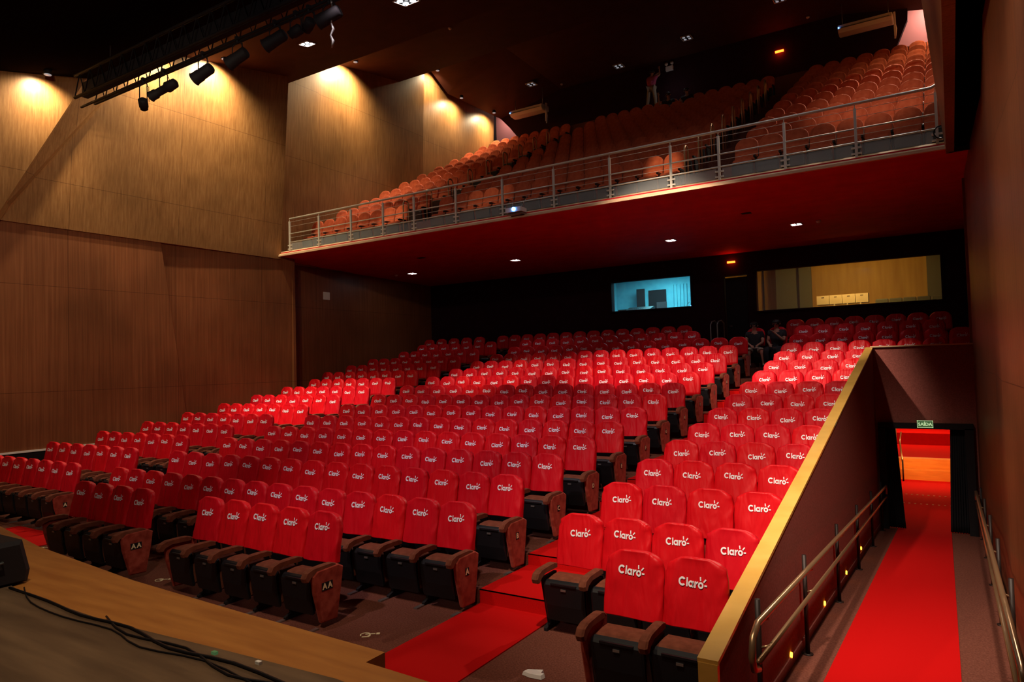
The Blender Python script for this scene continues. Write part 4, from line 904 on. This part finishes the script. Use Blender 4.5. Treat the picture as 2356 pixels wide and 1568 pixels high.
# ================================================================ people
def skin_mesh(verts, edges, radii, mats, name, parent, sub=1, root=0):
    me = bpy.data.meshes.new(name); me.from_pydata(verts, edges, []); o = bpy.data.objects.new(name, me); COL.objects.link(o)
    o.modifiers.new('s', 'SKIN'); ms = o.modifiers.new('u', 'SUBSURF'); ms.levels = ms.render_levels = sub
    for i, v in enumerate(me.skin_vertices[0].data):
        r_ = radii[i]; v.radius = r_ if isinstance(r_, tuple) else (r_, r_); v.use_root = (i == root)
    bpy.context.view_layer.update(); dg = bpy.context.evaluated_depsgraph_get()
    nm = bpy.data.meshes.new_from_object(o.evaluated_get(dg)); bpy.data.objects.remove(o)
    for m in mats: nm.materials.append(M[m])
    for p in nm.polygons: p.use_smooth = True
    q = bpy.data.objects.new(name, nm); COL.objects.link(q); q.parent = parent
    return q
def person(loc, rz_, J, shirt, trousers, label, s=1.0, sleeves=True, shorts=False):
    """J: joints as dict in local metres; facing -Y"""
    r = empty('person', loc, rz_); r.scale = (s, s, s); tag(r, label, 'person')
    V = lambda k: Vector(J[k])
    names = ['pelvis', 'waist', 'chest', 'neck', 'headb', 'head', 'shL', 'elL', 'wrL', 'shR', 'elR', 'wrR', 'hipL', 'knL', 'anL', 'hipR', 'knR', 'anR']
    rad = {'pelvis': (.15, .11), 'waist': (.13, .10), 'chest': (.155, .11), 'neck': .055, 'headb': .06, 'head': .085, 'shL': .062, 'elL': .042, 'wrL': .028, 'shR': .062, 'elR': .042, 'wrR': .028, 'hipL': .09, 'knL': .06, 'anL': .04, 'hipR': .09, 'knR': .06, 'anR': .04}
    ed = [('pelvis', 'waist'), ('waist', 'chest'), ('chest', 'neck'), ('neck', 'headb'), ('headb', 'head'), ('chest', 'shL'), ('shL', 'elL'), ('elL', 'wrL'), ('chest', 'shR'), ('shR', 'elR'), ('elR', 'wrR'), ('pelvis', 'hipL'), ('hipL', 'knL'), ('knL', 'anL'), ('pelvis', 'hipR'), ('hipR', 'knR'), ('knR', 'anR')]
    vs = [V(n) for n in names]; rd = [rad[n] for n in names]; E = [(names.index(a), names.index(b)) for a, b in ed]
    # hands with five fingers
    for sd in 'LR':
        w_ = V('wr' + sd); d = (w_ - V('el' + sd)).normalized(); side = d.cross(Vector((0, 0, 1)));
        side = side.normalized() if side.length > .1 else Vector((1, 0, 0))
        wi = names.index('wr' + sd); palm = len(vs); vs.append(w_ + d * .08); rd.append((.036, .02)); E.append((wi, palm))
        for f, (off, ln) in enumerate(((-.03, .075), (-.01, .085), (.01, .08), (.03, .062))):
            a = len(vs); vs.append(vs[palm] + d * .03 + side * off); rd.append(.010); E.append((palm, a))
            vs.append(vs[a] + d * ln * .55 + Vector((0, 0, -.006))); rd.append(.009); E.append((a, a + 1))
            vs.append(vs[a + 1] + d * ln * .4 + Vector((0, 0, -.02))); rd.append(.008); E.append((a + 1, a + 2))
        a = len(vs); vs.append(w_ + d * .05 - side * .045); rd.append(.012); E.append((palm, a)); vs.append(vs[a] + d * .045 - side * .02); rd.append(.010); E.append((a, a + 1))
    for sd in 'LR':
        ai = names.index('an' + sd); a = len(vs); ft = V('an' + sd) + Vector((0, -.10, -.06)); vs.append(ft); rd.append((.04, .03)); E.append((ai, a)); vs.append(ft + Vector((0, -.09, -.005))); rd.append((.038, .022)); E.append((a, a + 1))
    skin_mesh(vs, E, rd, ['skin'], 'body', r)
    # clothes follow the same limbs
    def cloth(nl, el, nm, mt, grow, cut=None):
        vv = [V(n) for n in nl]; rr_ = [tuple(q + grow for q in (rad[n] if isinstance(rad[n], tuple) else (rad[n], rad[n]))) for n in nl]
        if cut:
            for n, (a, t) in cut.items(): vv[nl.index(n)] = V(a).lerp(V(n), t)
        return skin_mesh(vv, [(nl.index(a), nl.index(b)) for a, b in el], rr_, [mt], nm, r)
    cloth(['waist', 'pelvis', 'chest', 'shL', 'elL', 'shR', 'elR'], [('pelvis', 'waist'), ('waist', 'chest'), ('chest', 'shL'), ('shL', 'elL'), ('chest', 'shR'), ('shR', 'elR')], 'shirt', shirt, .03, {'elL': ('shL', .6), 'elR': ('shR', .6)})
    cut = {'anL': ('knL', .02 if shorts else .92), 'anR': ('knR', .02 if shorts else .92)}
    cloth(['pelvis', 'hipL', 'knL', 'anL', 'hipR', 'knR', 'anR'], [('pelvis', 'hipL'), ('hipL', 'knL'), ('knL', 'anL'), ('pelvis', 'hipR'), ('hipR', 'knR'), ('knR', 'anR')], 'trousers', trousers, .026, cut)
    # face and hair
    h = V('head'); m = MB(); m.smooth = True
    for k, (n_, mt, pts) in enumerate((('hair', 'hair', None),)):
        rings = []
        for a in range(7):
            t = a / 6 * 1.75; zz = h.z + .035 + .085 * math.cos(t); q = .105 * math.sin(t) + .004
            rings.append([(h.x + q * math.cos(b * PI / 8), h.y + .016 + q * 1.08 * math.sin(b * PI / 8), zz) for b in range(16)])
        m.loft(rings); m.build('hair', 'hair', r)
    m = MB(); m.smooth = True
    for x in (-.032, .032): m.tube([(h.x + x - .012, h.y - .088, h.z + .012), (h.x + x, h.y - .094, h.z + .012), (h.x + x + .012, h.y - .088, h.z + .012)], [.004, .008, .004], 6)
    m.build('eyes', 'white', r)
    m = MB(); m.smooth = True; m.tube([(h.x, h.y - .085, h.z + .02), (h.x, h.y - .112, h.z - .022), (h.x, h.y - .085, h.z - .03)], [.008, .015, .008], 6)
    for x in (-.092, .092): m.tube([(h.x + x, h.y, h.z + .03), (h.x + x * 1.06, h.y + .01, h.z), (h.x + x, h.y, h.z - .03)], [.01, .018, .008], 6)
    m.build('nose_and_ears', 'skin', r)
    m = MB(); m.tube([(h.x - .025, h.y - .08, h.z - .05), (h.x, h.y - .086, h.z - .052), (h.x + .025, h.y - .08, h.z - .05)], .006, 5); m.build('mouth', 'pinkcloth', r)
    m = MB(); 
    for sd in 'LR':
        a = V('an' + sd); rings = []
        for t, w_, hh in ((.05, .035, .05), (0, .045, .055), (-.09, .05, .04), (-.19, .045, .025), (-.22, .02, .015)):
            rings.append([(a.x + w_ * math.cos(b * PI / 4), a.y + t, a.z - .05 + hh * math.sin(b * PI / 4) * .8) for b in range(8)])
        m.loft(rings)
    m.smooth = True; m.build('shoes', 'blackcloth', r)
    return r
SIT = dict(pelvis=(0, 0, .50), waist=(0, .02, .66), chest=(0, .03, .90), neck=(0, .02, 1.05), headb=(0, .0, 1.12), head=(0, -.02, 1.19), shL=(-.19, .03, .96), elL=(-.22, -.08, .72), wrL=(-.12, -.28, .64), shR=(.19, .03, .96), elR=(.22, -.1, .72), wrR=(.12, -.30, .66), hipL=(-.1, -.04, .47), knL=(-.17, -.46, .50), anL=(-.15, -.46, .10), hipR=(.1, -.04, .47), knR=(.17, -.46, .50), anR=(.22, -.50, .10))
def shift(J, **k): J = dict(J); J.update(k); return J
person((-4.72, 20.35, 2.44), math.radians(12), SIT, 'blackcloth', 'khaki', 'person in black shirt and shorts sitting in the back row, hands in lap', 1.0, shorts=True)
person((-4.12, 20.35, 2.44), math.radians(-5), shift(SIT, wrR=(.02, -.18, .92), head=(.01, -.03, 1.19)), 'blackcloth', 'blackcloth', 'person in dark clothes sitting at the right of the other, hand raised', 1.02)
for x in (-4.72, -4.12):
    r_ = empty('theatre_chair', (x, 20.5, 2.44)); c = part('seat_cover', lites[0], r_); part('seat_shell', D['shell'], r_)
    tag(r_, 'shaded seat behind the seated person ' + ('in shorts' if x < -4.5 else 'with raised hand'), 'theatre seat', 'seats with people on them')
STAND = dict(pelvis=(0, 0, .92), waist=(.0, 0, 1.06), chest=(.02, 0, 1.30), neck=(.03, -.01, 1.45), headb=(.04, -.02, 1.52), head=(.05, -.03, 1.60), shL=(.20, 0, 1.36), elL=(.36, -.10, 1.46), wrL=(.34, -.14, 1.72), shR=(-.16, 0, 1.36), elR=(-.10, -.26, 1.45), wrR=(.14, -.30, 1.60), hipL=(.1, 0, .88), knL=(.15, -.02, .48), anL=(.18, .02, .10), hipR=(-.1, 0, .88), knR=(-.17, -.02, .48), anR=(-.22, .02, .10))
STAND = {k: (-v[0], v[1], v[2]) for k, v in STAND.items()}
person((-9.92, 26.88, 13.0), PI, STAND, 'pinkcloth', 'khaki', 'person in pink top and pale trousers standing with raised arms on the balcony', .93)
person((-9.05, 26.35, 12.0), 0, shift(SIT, wrL=(-.34, -.16, 1.16), elL=(-.34, -.05, .86)), 'blackcloth', 'blackcloth', 'seated person in dark clothes raising one arm beside the standing person', 1.0)
person((-8.3, 26.35, 12.0), 0, SIT, 'blackcloth', 'blackcloth', 'seated person in dark clothes on the balcony, further from the standing person', 1.0)
